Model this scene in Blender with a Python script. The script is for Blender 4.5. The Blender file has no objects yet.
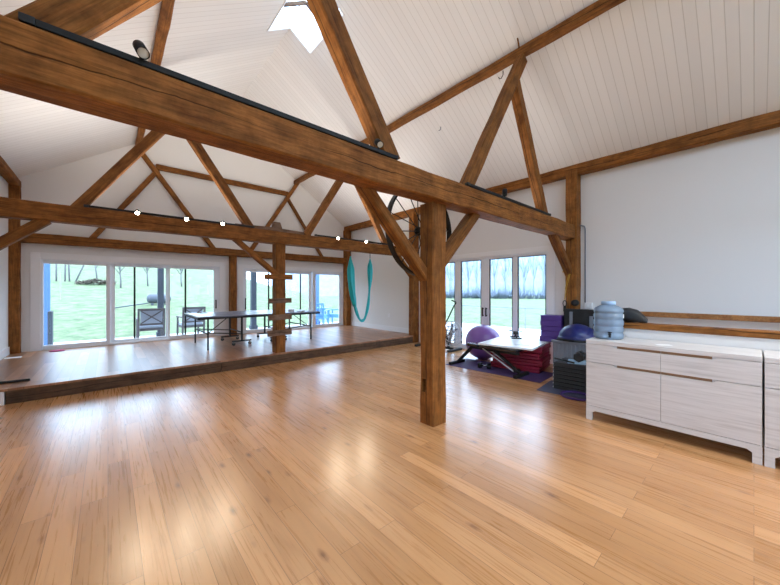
import bpy, bmesh, math, random
from mathutils import Vector, Matrix, noise
random.seed(11)
SC = bpy.context.scene
COL = SC.collection
V = Vector
PI = math.pi

# ------------------------------------------------------------------ materials
def s2l(c):
    return tuple(((x/255)/12.92 if x/255 <= .04045 else ((x/255+.055)/1.055)**2.4) for x in c)

def newmat(name):
    m = bpy.data.materials.new(name); m.use_nodes = True
    nt = m.node_tree; nt.nodes.clear()
    return m, nt, nt.nodes, nt.links

def N(nodes, t, **kw):
    n = nodes.new(t)
    for k, v in kw.items():
        if k in n.inputs: n.inputs[k].default_value = v
        else: setattr(n, k, v)
    return n

def principled(nodes, links, nt, **kw):
    o = nodes.new('ShaderNodeOutputMaterial'); b = nodes.new('ShaderNodeBsdfPrincipled')
    links.new(b.outputs[0], o.inputs[0])
    for k, v in kw.items(): b.inputs[k].default_value = v
    return b

def plain(name, rgb, rough=.5, metal=0., var=.06, scale=8., bump=0., coat=0., spec=.5):
    m, nt, n, l = newmat(name)
    b = principled(n, l, nt, Roughness=rough, Metallic=metal)
    b.inputs['Coat Weight'].default_value = coat
    b.inputs['Specular IOR Level'].default_value = spec
    tc = N(n, 'ShaderNodeTexCoord'); nz = N(n, 'ShaderNodeTexNoise', Scale=scale, Detail=4.)
    l.new(tc.outputs['Object'], nz.inputs['Vector'])
    mx = N(n, 'ShaderNodeMix', data_type='RGBA')
    c = s2l(rgb)
    mx.inputs['A'].default_value = (*[x*(1-var) for x in c], 1); mx.inputs['B'].default_value = (*[min(1, x*(1+var)) for x in c], 1)
    l.new(nz.outputs['Fac'], mx.inputs['Factor']); l.new(mx.outputs['Result'], b.inputs['Base Color'])
    if bump:
        bp = N(n, 'ShaderNodeBump', Strength=bump, Distance=.01)
        l.new(nz.outputs['Fac'], bp.inputs['Height']); l.new(bp.outputs[0], b.inputs['Normal'])
    return m

def ramp(n, stops, interp='LINEAR'):
    r = n.new('ShaderNodeValToRGB'); r.color_ramp.interpolation = interp
    e = r.color_ramp.elements
    while len(e) < len(stops): e.new(.5)
    for x, (p, c) in zip(e, stops):
        x.position = p; x.color = (*c, 1) if len(c) == 3 else c
    return r

def timber_mat(name, light, dark, rough=.62):
    m, nt, n, l = newmat(name)
    b = principled(n, l, nt, Roughness=rough)
    b.inputs['Specular IOR Level'].default_value = .14
    tc = N(n, 'ShaderNodeTexCoord'); oi = N(n, 'ShaderNodeObjectInfo')
    ad = N(n, 'ShaderNodeVectorMath', operation='ADD'); l.new(tc.outputs['Object'], ad.inputs[0])
    sc_ = N(n, 'ShaderNodeMath', operation='MULTIPLY'); sc_.inputs[1].default_value = 37.
    l.new(oi.outputs['Random'], sc_.inputs[0]); l.new(sc_.outputs[0], ad.inputs[1])
    mp = N(n, 'ShaderNodeMapping'); mp.inputs['Scale'].default_value = (3.2, 60, 60); l.new(ad.outputs[0], mp.inputs[0])
    g = N(n, 'ShaderNodeTexNoise', Scale=1., Detail=7., Roughness=.65, Distortion=.35); l.new(mp.outputs[0], g.inputs[0])
    mp2 = N(n, 'ShaderNodeMapping'); mp2.inputs['Scale'].default_value = (4.5, 9, 9); l.new(ad.outputs[0], mp2.inputs[0])
    p = N(n, 'ShaderNodeTexNoise', Scale=1., Detail=5., Roughness=.6); l.new(mp2.outputs[0], p.inputs[0])
    r1 = ramp(n, [(.20, s2l(dark)), (.62, s2l(light))]); l.new(g.outputs[0], r1.inputs[0])
    r2 = ramp(n, [(.30, (.62, .55, .5)), (.52, (1, 1, 1)), (.75, (1.25, 1.2, 1.12))]); l.new(p.outputs[0], r2.inputs[0])
    mu = N(n, 'ShaderNodeMix', data_type='RGBA', blend_type='MULTIPLY'); mu.inputs['Factor'].default_value = 1
    l.new(r1.outputs[0], mu.inputs['A']); l.new(r2.outputs[0], mu.inputs['B'])
    # hewing marks: short cross patches
    mp4 = N(n, 'ShaderNodeMapping'); mp4.inputs['Scale'].default_value = (11, 7, 7); l.new(ad.outputs[0], mp4.inputs[0])
    hw_ = N(n, 'ShaderNodeTexNoise', Scale=1., Detail=3., Roughness=.7); l.new(mp4.outputs[0], hw_.inputs[0])
    r4 = ramp(n, [(.32, (.80, .78, .76)), (.55, (1, 1, 1)), (.72, (1.14, 1.12, 1.08))]); l.new(hw_.outputs[0], r4.inputs[0])
    mh = N(n, 'ShaderNodeMix', data_type='RGBA', blend_type='MULTIPLY'); mh.inputs['Factor'].default_value = 1
    l.new(mu.outputs['Result'], mh.inputs['A']); l.new(r4.outputs[0], mh.inputs['B']); mu = mh
    # long drying cracks that wander along the faces
    sp = N(n, 'ShaderNodeSeparateXYZ'); l.new(tc.outputs['Object'], sp.inputs[0]); sa = N(n, 'ShaderNodeSeparateXYZ'); l.new(ad.outputs[0], sa.inputs[0])
    wv = N(n, 'ShaderNodeTexNoise', noise_dimensions='1D', Scale=.35, Detail=7., Roughness=.6); l.new(sa.outputs['X'], wv.inputs['W'])
    off = N(n, 'ShaderNodeMath', operation='MULTIPLY_ADD'); off.inputs[1].default_value = -.16; off.inputs[2].default_value = .08; l.new(wv.outputs['Fac'], off.inputs[0])
    sm = N(n, 'ShaderNodeMath', operation='ADD'); l.new(sp.outputs['Z'], sm.inputs[0]); l.new(off.outputs[0], sm.inputs[1])
    ab = N(n, 'ShaderNodeMath', operation='ABSOLUTE'); l.new(sm.outputs[0], ab.inputs[0])
    mk_ = N(n, 'ShaderNodeTexNoise', noise_dimensions='1D', Scale=.8, Detail=2.); l.new(sa.outputs['X'], mk_.inputs['W'])
    wd_ = N(n, 'ShaderNodeMapRange'); wd_.inputs['From Min'].default_value = .36; wd_.inputs['From Max'].default_value = .55; wd_.inputs['To Min'].default_value = -.0005; wd_.inputs['To Max'].default_value = .0042; l.new(mk_.outputs['Fac'], wd_.inputs[0])
    df = N(n, 'ShaderNodeMath', operation='SUBTRACT'); l.new(ab.outputs[0], df.inputs[0]); l.new(wd_.outputs[0], df.inputs[1])
    m3_ = N(n, 'ShaderNodeMath', operation='MULTIPLY_ADD'); m3_.inputs[1].default_value = 260.; m3_.inputs[2].default_value = .4; l.new(df.outputs[0], m3_.inputs[0])
    r3 = ramp(n, [(0., (.20, .16, .13)), (1., (1, 1, 1))]); l.new(m3_.outputs[0], r3.inputs[0])
    mu2 = N(n, 'ShaderNodeMix', data_type='RGBA', blend_type='MULTIPLY'); mu2.inputs['Factor'].default_value = .9
    l.new(mu.outputs['Result'], mu2.inputs['A']); l.new(r3.outputs[0], mu2.inputs['B'])
    hv = N(n, 'ShaderNodeHueSaturation'); l.new(mu2.outputs['Result'], hv.inputs['Color'])
    mr = N(n, 'ShaderNodeMapRange'); mr.inputs['To Min'].default_value = .88; mr.inputs['To Max'].default_value = 1.12
    l.new(oi.outputs['Random'], mr.inputs[0]); l.new(mr.outputs[0], hv.inputs['Value'])
    l.new(hv.outputs[0], b.inputs['Base Color'])
    hs = N(n, 'ShaderNodeMath', operation='ADD'); l.new(g.outputs[0], hs.inputs[0]); l.new(r3.outputs[0], hs.inputs[1])
    bp = N(n, 'ShaderNodeBump', Strength=.45, Distance=.012); l.new(hs.outputs[0], bp.inputs['Height']); l.new(bp.outputs[0], b.inputs['Normal'])
    return m

def floor_mat(name, c1, c2, rough=.24, seam=.45):
    m, nt, n, l = newmat(name)
    b = principled(n, l, nt, Roughness=rough)
    b.inputs['Coat Weight'].default_value = .35; b.inputs['Coat Roughness'].default_value = .24
    tc = N(n, 'ShaderNodeTexCoord')
    mp = N(n, 'ShaderNodeMapping'); mp.inputs['Rotation'].default_value = (0, 0, PI/2); l.new(tc.outputs['Object'], mp.inputs[0])
    br = N(n, 'ShaderNodeTexBrick', offset=.37, offset_frequency=2, squash=1., squash_frequency=2)
    for k, v in dict(Scale=1., Bias=0.).items(): br.inputs[k].default_value = v
    br.inputs['Mortar Size'].default_value = .0016; br.inputs['Mortar Smooth'].default_value = .3
    br.inputs['Brick Width'].default_value = 1.45; br.inputs['Row Height'].default_value = .132
    br.inputs['Color1'].default_value = (0, 0, 0, 1); br.inputs['Color2'].default_value = (1, 1, 1, 1); br.inputs['Mortar'].default_value = (.5, .5, .5, 1)
    l.new(mp.outputs[0], br.inputs[0])
    base = ramp(n, [(0., s2l(c2)), (.35, s2l([(a*.45+d*.55) for a, d in zip(c1, c2)])), (.7, s2l(c1)), (1., s2l([min(255, a*1.06) for a in c1]))]); l.new(br.outputs['Color'], base.inputs[0])
    # grain follows the boards (along Y), shifted per board
    ad = N(n, 'ShaderNodeVectorMath', operation='ADD'); l.new(tc.outputs['Object'], ad.inputs[0])
    ms = N(n, 'ShaderNodeVectorMath', operation='SCALE'); ms.inputs['Scale'].default_value = 23.; l.new(br.outputs['Color'], ms.inputs[0]); l.new(ms.outputs[0], ad.inputs[1])
    mg = N(n, 'ShaderNodeMapping'); mg.inputs['Scale'].default_value = (60, 1.5, 1); l.new(ad.outputs[0], mg.inputs[0])
    g = N(n, 'ShaderNodeTexNoise', Scale=1., Detail=6., Roughness=.6, Distortion=.9); l.new(mg.outputs[0], g.inputs[0])
    rg = ramp(n, [(.30, (.80, .73, .66)), (.5, (1, 1, 1)), (.75, (1.05, 1.05, 1.05))]); l.new(g.outputs[0], rg.inputs[0])
    mu = N(n, 'ShaderNodeMix', data_type='RGBA', blend_type='MULTIPLY'); mu.inputs['Factor'].default_value = .8
    l.new(base.outputs[0], mu.inputs['A']); l.new(rg.outputs[0], mu.inputs['B'])
    # cathedral figure
    mw = N(n, 'ShaderNodeMapping'); mw.inputs['Scale'].default_value = (9, .9, 1); l.new(ad.outputs[0], mw.inputs[0])
    w = N(n, 'ShaderNodeTexNoise', Scale=1., Detail=2., Distortion=1.5); l.new(mw.outputs[0], w.inputs[0])
    rw = ramp(n, [(.25, (.80, .75, .69)), (.5, (1, 1, 1)), (.8, (1.04, 1.03, 1.02))]); l.new(w.outputs[0], rw.inputs[0])
    mu1 = N(n, 'ShaderNodeMix', data_type='RGBA', blend_type='MULTIPLY'); mu1.inputs['Factor'].default_value = .8
    l.new(mu.outputs['Result'], mu1.inputs['A']); l.new(rw.outputs[0], mu1.inputs['B'])
    # knots
    mk = N(n, 'ShaderNodeMapping'); mk.inputs['Scale'].default_value = (5.2, 2.0, 1); l.new(ad.outputs[0], mk.inputs[0])
    vo = N(n, 'ShaderNodeTexVoronoi', Scale=1.); l.new(mk.outputs[0], vo.inputs['Vector'])
    nk = N(n, 'ShaderNodeTexNoise', Scale=40., Detail=2.); l.new(tc.outputs['Object'], nk.inputs['Vector'])
    ak = N(n, 'ShaderNodeMath', operation='MULTIPLY_ADD'); ak.inputs[1].default_value = .06; l.new(nk.outputs['Fac'], ak.inputs[0]); l.new(vo.outputs['Distance'], ak.inputs[2])
    rk = ramp(n, [(.05, (.14, .09, .055)), (.09, (.55, .44, .34)), (.17, (1, 1, 1))]); l.new(ak.outputs[0], rk.inputs[0])
    mu2 = N(n, 'ShaderNodeMix', data_type='RGBA', blend_type='MULTIPLY'); mu2.inputs['Factor'].default_value = .85
    l.new(mu1.outputs['Result'], mu2.inputs['A']); l.new(rk.outputs[0], mu2.inputs['B'])
    mo = N(n, 'ShaderNodeMix', data_type='RGBA', blend_type='MULTIPLY'); mo.inputs['B'].default_value = (seam, seam*.8, seam*.62, 1)
    l.new(br.outputs['Fac'], mo.inputs['Factor']); l.new(mu2.outputs['Result'], mo.inputs['A'])
    l.new(mo.outputs['Result'], b.inputs['Base Color'])
    rr = N(n, 'ShaderNodeMapRange'); rr.inputs['To Min'].default_value = rough-.05; rr.inputs['To Max'].default_value = rough+.1
    l.new(g.outputs[0], rr.inputs[0]); l.new(rr.outputs[0], b.inputs['Roughness'])
    iv = N(n, 'ShaderNodeMath', operation='MULTIPLY_ADD'); iv.inputs[1].default_value = -1.5; l.new(br.outputs['Fac'], iv.inputs[0]); l.new(w.outputs[0], iv.inputs[2])
    bp = N(n, 'ShaderNodeBump', Strength=.10, Distance=.004); l.new(iv.outputs[0], bp.inputs['Height']); l.new(bp.outputs[0], b.inputs['Normal'])
    return m

def board_ceiling_mat():
    m, nt, n, l = newmat('white_boards')
    b = principled(n, l, nt, Roughness=.55)
    tc = N(n, 'ShaderNodeTexCoord'); sx = N(n, 'ShaderNodeSeparateXYZ'); l.new(tc.outputs['Object'], sx.inputs[0])
    dv = N(n, 'ShaderNodeMath', operation='DIVIDE'); dv.inputs[1].default_value = .106; l.new(sx.outputs['Y'], dv.inputs[0])
    fr = N(n, 'ShaderNodeMath', operation='FRACT'); l.new(dv.outputs[0], fr.inputs[0])
    r = ramp(n, [(0., (.0, .0, .0)), (.035, (.9, .9, .9)), (.06, (1, 1, 1)), (.955, (1, 1, 1)), (1., (.0, .0, .0))]); l.new(fr.outputs[0], r.inputs[0])
    fl = N(n, 'ShaderNodeMath', operation='FLOOR'); l.new(dv.outputs[0], fl.inputs[0])
    wn = N(n, 'ShaderNodeTexWhiteNoise', noise_dimensions='1D'); l.new(fl.outputs[0], wn.inputs['W'])
    mr = N(n, 'ShaderNodeMapRange'); mr.inputs['To Min'].default_value = .955; mr.inputs['To Max'].default_value = 1.0; l.new(wn.outputs['Value'], mr.inputs[0])
    mx = N(n, 'ShaderNodeMix', data_type='RGBA'); mx.inputs['A'].default_value = (.56, .52, .49, 1); mx.inputs['B'].default_value = (.82, .795, .78, 1)
    l.new(r.outputs[0], mx.inputs['Factor'])
    sc_ = N(n, 'ShaderNodeVectorMath', operation='SCALE'); l.new(mx.outputs['Result'], sc_.inputs[0]); l.new(mr.outputs[0], sc_.inputs['Scale'])
    l.new(sc_.outputs[0], b.inputs['Base Color'])
    bp = N(n, 'ShaderNodeBump', Strength=.5, Distance=.006); l.new(r.outputs[0], bp.inputs['Height']); l.new(bp.outputs[0], b.inputs['Normal'])
    return m

def whitewash_mat():
    m, nt, n, l = newmat('whitewashed_oak')
    b = principled(n, l, nt, Roughness=.5)
    tc = N(n, 'ShaderNodeTexCoord'); mp = N(n, 'ShaderNodeMapping'); mp.inputs['Scale'].default_value = (40, 2.2, 46); l.new(tc.outputs['Object'], mp.inputs[0])
    g = N(n, 'ShaderNodeTexNoise', Scale=1., Detail=6., Roughness=.62, Distortion=.4); l.new(mp.outputs[0], g.inputs[0])
    r = ramp(n, [(.28, s2l((184, 180, 178))), (.5, s2l((204, 201, 200))), (.75, s2l((214, 211, 210)))]); l.new(g.outputs[0], r.inputs[0])
    l.new(r.outputs[0], b.inputs['Base Color'])
    bp = N(n, 'ShaderNodeBump', Strength=.15, Distance=.004); l.new(g.outputs[0], bp.inputs['Height']); l.new(bp.outputs[0], b.inputs['Normal'])
    return m

def glass_mat(name, tint=(1, 1, 1), refl=1.45, k=.3):
    m, nt, n, l = newmat(name)
    o = N(n, 'ShaderNodeOutputMaterial'); mx = N(n, 'ShaderNodeMixShader'); t = N(n, 'ShaderNodeBsdfTransparent'); g = N(n, 'ShaderNodeBsdfGlossy')
    t.inputs['Color'].default_value = (*tint, 1); g.inputs['Roughness'].default_value = .02
    f = N(n, 'ShaderNodeFresnel', IOR=refl)
    fm = N(n, 'ShaderNodeMath', operation='MULTIPLY'); fm.inputs[1].default_value = k; l.new(f.outputs[0], fm.inputs[0])
    l.new(fm.outputs[0], mx.inputs[0]); l.new(t.outputs[0], mx.inputs[1]); l.new(g.outputs[0], mx.inputs[2]); l.new(mx.outputs[0], o.inputs[0])
    return m

def emit_mat(name, rgb, s):
    m, nt, n, l = newmat(name)
    o = N(n, 'ShaderNodeOutputMaterial'); e = N(n, 'ShaderNodeEmission', Strength=s); e.inputs[0].default_value = (*rgb, 1)
    l.new(e.outputs[0], o.inputs[0]); return m

def grass_mat():
    m, nt, n, l = newmat('lawn_grass')
    b = principled(n, l, nt, Roughness=.9)
    tc = N(n, 'ShaderNodeTexCoord'); a = N(n, 'ShaderNodeTexNoise', Scale=2.2, Detail=9., Roughness=.8); l.new(tc.outputs['Object'], a.inputs['Vector'])
    r = ramp(n, [(.3, s2l((36, 52, 26))), (.47, s2l((86, 101, 66))), (.62, s2l((114, 123, 90))), (.75, s2l((142, 141, 118)))]); l.new(a.outputs[0], r.inputs[0])
    l.new(r.outputs[0], b.inputs['Base Color'])
    return m

M = {}
M['beam'] = timber_mat('hewn_timber', (148, 95, 46), (74, 44, 18))
M['rafter'] = timber_mat('rafter_timber', (144, 93, 46), (72, 43, 18), .6)
M['greywood'] = timber_mat('weathered_board', (128, 102, 84), (82, 62, 50), .7)
M['riser'] = timber_mat('riser_board', (100, 76, 58), (56, 42, 33), .55)
M['rail'] = timber_mat('varnished_pine', (184, 130, 80), (128, 82, 46), .35)
M['floor'] = floor_mat('oak_floor', (199, 147, 99), (181, 129, 81), .26)
M['stage'] = floor_mat('stage_floor', (166, 120, 88), (134, 92, 62), .3)
for nd in M['stage'].node_tree.nodes:
    if nd.type == 'BSDF_PRINCIPLED': nd.inputs['Coat Weight'].default_value = 0.; nd.inputs['Specular IOR Level'].default_value = .42
M['ceil'] = board_ceiling_mat()
M['wall'] = plain('wall_paint', (224, 221, 218), .75, var=.012, scale=1.5)
M['trim'] = plain('white_trim', (230, 228, 228), .45, var=.01)
M['vinyl'] = plain('white_vinyl', (226, 228, 232), .35, var=.01)
M['oak'] = whitewash_mat()
M['glass'] = glass_mat('window_glass')
M['black'] = plain('black_metal', (8, 8, 10), .7, var=.1)
M['rubber'] = plain('black_rubber', (10, 10, 13), .6, var=.15, scale=20)
M['blackplastic'] = plain('black_plastic', (13, 13, 16), .5, var=.1)
M['greyplastic'] = plain('grey_plastic', (116, 120, 130), .5, var=.05)
M['stepgrey'] = plain('step_top', (44, 47, 54), .6, var=.1)
M['iron'] = plain('dark_iron', (24, 21, 20), .5, .4, var=.2)
M['chrome'] = plain('chrome', (200, 202, 206), .18, 1., var=.02)
M['purpleball'] = plain('purple_vinyl', (118, 80, 150), .28, var=.05)
M['purple'] = plain('purple_foam', (70, 36, 112), .6, var=.08)
M['purplemat'] = plain('purple_mat', (70, 52, 98), .65, var=.1)
M['greymat'] = plain('slate_mat', (62, 64, 90), .6, var=.08)
M['red'] = plain('crimson_vinyl', (132, 14, 46), .4, var=.1, scale=4)
M['whiteboard'] = plain('white_board', (232, 236, 238), .3, var=.01)
M['blue'] = plain('blue_dome', (10, 24, 92), .35, var=.06)
M['towel'] = plain('pale_blue_towel', (150, 180, 205), .85, var=.1, scale=30, bump=.4)
M['teal'] = plain('teal_silk', (22, 170, 176), .5, var=.1, scale=14)
M['yellow'] = plain('yellow_band', (205, 160, 40), .55, var=.05)
M['paper'] = plain('white_paper', (235, 235, 235), .7, var=.01)
M['pink'] = plain('pink_fabric', (205, 90, 140), .8, var=.1)
M['ppt'] = plain('table_top_blue', (104, 108, 128), .32, var=.05)
M['column'] = plain('porch_column_shade_blue', (76, 108, 158), .6, var=.05)  # porch-roof shade is put into the blue of these columns
M['darkcolumn'] = plain('porch_post_dark', (48, 52, 62), .6, var=.08)
M['deck'] = plain('deck_boards', (190, 190, 194), .7, var=.08)
M['patio'] = plain('pale_paving', (206, 206, 208), .8, var=.05, scale=2)
M['lawn'] = grass_mat()
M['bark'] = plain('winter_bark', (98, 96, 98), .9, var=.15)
M['twig'] = plain('haze_tinted_twigs', (120, 130, 146), .95, var=.1)  # distance haze is put into the pale blue-grey colour
M['brush'] = plain('brush_heap', (88, 78, 68), .95, var=.25, scale=3)
M['chairwood'] = plain('grey_chair_frame', (92, 84, 84), .7, var=.1)
M['cushion'] = plain('pale_cushion', (170, 176, 188), .85, var=.05)
M['bluechair'] = plain('blue_chair_paint', (96, 146, 196), .5, var=.05)
M['tank'] = plain('grey_tank', (70, 74, 84), .45, var=.08)
def jug_mat():
    m, nt, n, l = newmat('blue_jug_plastic')
    o = N(n, 'ShaderNodeOutputMaterial'); mx = N(n, 'ShaderNodeMixShader'); m2 = N(n, 'ShaderNodeMixShader'); t = N(n, 'ShaderNodeBsdfTransparent'); g = N(n, 'ShaderNodeBsdfGlossy'); d = N(n, 'ShaderNodeBsdfDiffuse')
    tl = N(n, 'ShaderNodeBsdfTranslucent'); m3 = N(n, 'ShaderNodeMixShader'); m3.inputs[0].default_value = .5
    t.inputs['Color'].default_value = (.80, .89, 1, 1); g.inputs['Roughness'].default_value = .08; d.inputs['Color'].default_value = (.54, .74, .98, 1); tl.inputs['Color'].default_value = (.54, .75, .98, 1)
    f = N(n, 'ShaderNodeFresnel', IOR=1.5); m2.inputs[0].default_value = .5
    l.new(d.outputs[0], m3.inputs[1]); l.new(tl.outputs[0], m3.inputs[2]); l.new(t.outputs[0], m2.inputs[1]); l.new(m3.outputs[0], m2.inputs[2])
    l.new(f.outputs[0], mx.inputs[0]); l.new(m2.outputs[0], mx.inputs[1]); l.new(g.outputs[0], mx.inputs[2]); l.new(mx.outputs[0], o.inputs[0])
    return m
M['jug'] = jug_mat()
M['padtop'] = plain('black_vinyl_pad', (26, 27, 32), .16, var=.05, coat=1.)
M['lens'] = emit_mat('lit_bulb', (1, .88, .7), 60.)
M['lensoff'] = plain('frosted_lens', (196, 196, 190), .25, var=.04)
M['fanwhite'] = plain('fan_guard_grey', (196, 202, 212), .4, var=.03)

# ------------------------------------------------------------------ geometry
class MB:
    def __init__(s): s.b = bmesh.new()
    def _add(s, verts, faces, smooth=False, M4=None):
        vs = [s.b.verts.new(M4 @ V(v) if M4 else V(v)) for v in verts]
        for f in faces:
            try:
                q = s.b.faces.new([vs[i] for i in f]); q.smooth = smooth
            except ValueError: pass
        return s
    def box(s, lo, hi, M4=None):
        x0, y0, z0 = lo; x1, y1, z1 = hi
        return s._add([(x0,y0,z0),(x1,y0,z0),(x1,y1,z0),(x0,y1,z0),(x0,y0,z1),(x1,y0,z1),(x1,y1,z1),(x0,y1,z1)],
                      [(0,3,2,1),(4,5,6,7),(0,1,5,4),(1,2,6,5),(2,3,7,6),(3,0,4,7)], False, M4)
    def cbox(s, c, d, M4=None):
        return s.box([c[i]-d[i]/2 for i in range(3)], [c[i]+d[i]/2 for i in range(3)], M4)
    def bar(s, p0, p1, w, h=None, up=(0,0,1)):
        h = h or w; p0, p1 = V(p0), V(p1); x = (p1-p0); L = x.length; x.normalize()
        u = V(up)
        if abs(x.dot(u)) > .98: u = V((1,0,0))
        y = u.cross(x).normalized(); z = x.cross(y)
        M4 = Matrix.Translation((p0+p1)/2) @ Matrix((x, y, z)).transposed().to_4x4()
        return s.cbox((0,0,0), (L, w, h), M4)
    def prism(s, pts, axis, a, b):
        # polygon pts in the two other axes, extruded a..b
        n = len(pts)
        def mk(p, t):
            return {'x': (t, p[0], p[1]), 'y': (p[0], t, p[1]), 'z': (p[0], p[1], t)}[axis]
        vs = [mk(p, a) for p in pts]+[mk(p, b) for p in pts]
        return s._add(vs, [tuple(range(n)), tuple(range(2*n-1, n-1, -1))]+[(i, i+n, (i+1) % n+n, (i+1) % n) for i in range(n)])
    def tube(s, pts, r, seg=8, closed=False, cap=True, flat=1.):
        pts = [V(p) for p in pts]; n = len(pts)
        rs = r if isinstance(r, (list, tuple)) else [r]*n
        ring = []; prev = None
        for i, p in enumerate(pts):
            a = pts[(i-1) % n] if (closed or i) else pts[0]
            c = pts[(i+1) % n] if (closed or i < n-1) else pts[-1]
            t = (c-a).normalized()
            if prev is None:
                u = V((0,0,1)) if abs(t.z) < .9 else V((1,0,0))
                prev = (u - t*u.dot(t)).normalized()
            else:
                prev = (prev - t*prev.dot(t)).normalized()
            w = t.cross(prev)
            ring.append([s.b.verts.new(p+(prev*math.cos(k*2*PI/seg)+w*math.sin(k*2*PI/seg)*flat)*rs[i]) for k in range(seg)])
        for i in range(n if closed else n-1):
            A, B = ring[i], ring[(i+1) % n]
            for k in range(seg):
                f = s.b.faces.new((A[k], A[(k+1) % seg], B[(k+1) % seg], B[k])); f.smooth = True
        if cap and not closed:
            s.b.faces.new(ring[0][::-1]); s.b.faces.new(ring[-1])
        return s
    def cyl(s, p0, p1, r, seg=20, r1=None):
        return s.tube([p0, p1], [r, r1 if r1 is not None else r], seg)
    def lathe(s, prof, seg=32, M4=None, smooth=True):
        ring = []
        for r, z in prof:
            if r < 1e-5: ring.append([s.b.verts.new(M4 @ V((0,0,z)) if M4 else V((0,0,z)))])
            else:
                ring.append([s.b.verts.new((M4 @ V((r*math.cos(k*2*PI/seg), r*math.sin(k*2*PI/seg), z))) if M4 else V((r*math.cos(k*2*PI/seg), r*math.sin(k*2*PI/seg), z))) for k in range(seg)])
        for A, B in zip(ring, ring[1:]):
            for k in range(seg):
                q = [A[k % len(A)], A[(k+1) % len(A)], B[(k+1) % len(B)], B[k % len(B)]]
                q = list(dict.fromkeys(q))
                if len(q) > 2:
                    try:
                        f = s.b.faces.new(q); f.smooth = smooth
                    except ValueError: pass
        return s
    def build(s, name, mat, parent=None, bev=0., loc=None, seg=2):
        bmesh.ops.recalc_face_normals(s.b, faces=s.b.faces)
        me = bpy.data.meshes.new(name); s.b.to_mesh(me); s.b.free()
        o = bpy.data.objects.new(name, me); COL.objects.link(o)
        me.materials.append(mat)
        if parent: o.parent = parent
        if loc: o.location = loc
        if bev:
            md = o.modifiers.new('edge', 'BEVEL'); md.width = bev; md.segments = seg; md.limit_method = 'ANGLE'; md.angle_limit = .6
        return o

def tag(o, label=None, cat=None, group=None, kind=None):
    if label: o['label'] = label
    if cat: o['category'] = cat
    if group: o['group'] = group
    if kind: o['kind'] = kind
    return o

def thing(name, label, cat, loc=(0,0,0), rz=0., group=None, kind=None):
    o = bpy.data.objects.new(name, None); COL.objects.link(o); o.empty_display_size = .1
    o.location = loc; o.rotation_euler = (0, 0, rz)
    return tag(o, label, cat, group, kind)

def kids(o): return [c for c in bpy.data.objects if c.parent == o]
def dup(root, loc, rz=0., label=None, group=None, scale=None):
    def cp(o, par):
        c = o.copy(); COL.objects.link(c)
        if par: c.parent = par
        for k in kids(o): cp(k, c)
        return c
    r = cp(root, None); r.location = loc; r.rotation_euler = (0, 0, rz)
    if scale: r.scale = (scale,)*3
    if label: r['label'] = label
    if group: r['group'] = group
    return r

# ------------------------------------------------------------------ dimensions of the barn
XL, XR, YB, YF = -1.42, 6.39, 9.50, -4.6
XC, ZR, K = 2.48, 6.17, .675           # ridge and roof slope
ST, YS = .194, 6.076                   # stage height, stage edge
def roofz(x): return ZR - K*abs(x-XC)

# floor, stage, walls ------------------------------------------------
def slab(name, lo, hi, mat, label, cat):
    o = MB().box(lo, hi).build(name, mat); return tag(o, label, cat, kind='structure')
slab('floor', (XL-.15, YF-.15, -.15), (XR+.15, YS+.05, 0), M['floor'], 'honey oak plank floor of the big open room', 'floor')
slab('floor_stage', (XL, YS-.008, ST-.03), (XR, YB+.02, ST), M['stage'], 'raised oak plank stage floor along the garden doors', 'floor')
rz_ = thing('trim_1', 'dark weathered board facing the front edge of the stage', 'stage edge', kind='structure')
for a, b in ((-.945, 1.47), (1.474, 4.9), (4.904, XR)):
    MB().box((a-(a+b)/2, -.02, -(ST-.03)/2), (b-(a+b)/2, .02, (ST-.03)/2)).build('riser_board', M['riser'], rz_, .004, loc=((a+b)/2, YS+.02, (ST-.03)/2))
slab('trim_2', (-1.30, YS-.005, .0), (-.955, YS+.1, ST-.032), M['trim'], 'white trim block at the far end of the stage edge', 'trim')
slab('baseboard_right', (XR-.018, YS+.2, ST), (XR, YB-.16, ST+.14), M['trim'], 'white baseboard along the wall behind the teal silk', 'baseboard')
slab('baseboard_left', (XL, YS, ST), (XL+.018, YB-.15, ST+.14), M['trim'], 'white baseboard on the short wall beside the stage corner', 'baseboard')

def wall_holes(name, axis, pos, thick, lo, hi, ztop, holes, label):
    """a wall with rectangular openings; axis 'y' = wall at y=pos spanning x"""
    b = MB()
    def bx(u0, u1, z0, z1):
        if u1-u0 < 1e-4 or z1-z0 < 1e-4: return
        if axis == 'y': b.box((u0, pos, z0), (u1, pos+thick, z1))
        else: b.box((pos, u0, z0), (pos+thick, u1, z1))
    u = lo
    for (a, c, z0, z1) in sorted(holes):
        bx(u, a, -.1, ztop); bx(a, c, -.1, z0); bx(a, c, z1, ztop); u = c
    bx(u, hi, -.1, ztop)
    return tag(b.build(name, M['wall']), label, 'wall', kind='structure')
D1 = (-1.04, 2.27); D2 = (2.84, 6.17); D3 = (2.6, 5.66); ZH = 2.06; ZH3 = 2.19
wb = wall_holes('wall_back', 'y', YB, .15, XL-.15, XR+.15, 3.55, [(D1[0], D1[1], ST, ZH), (D2[0], D2[1], ST, ZH)], 'white gable wall behind the stage')
g = MB().prism([(XL-.15, 3.55), (XR+.15, 3.55), (XC, ZR+.08)], 'y', YB, YB+.15).build('wall_gable', M['wall']); tag(g, 'white triangular gable above the stage doors', 'wall', kind='structure')
wall_holes('wall_right', 'x', XR, .15, YF, YB, 3.55, [(D3[0], D3[1], 0, ZH3)], 'long pale wall running past the water jug and glass doors')
wall_holes('wall_left', 'x', XL-.15, .15, YF, YB, 3.55, [(-1.3, 1.1, .8, 2.3)], 'short strip of white wall at the stage corner post')
wall_holes('wall_front', 'y', YF-.15, .15, XL-.15, XR+.15, 3.55, [(2.6, 6.1, .1, 3.0)], 'white end wall facing the stage across the room')
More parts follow.
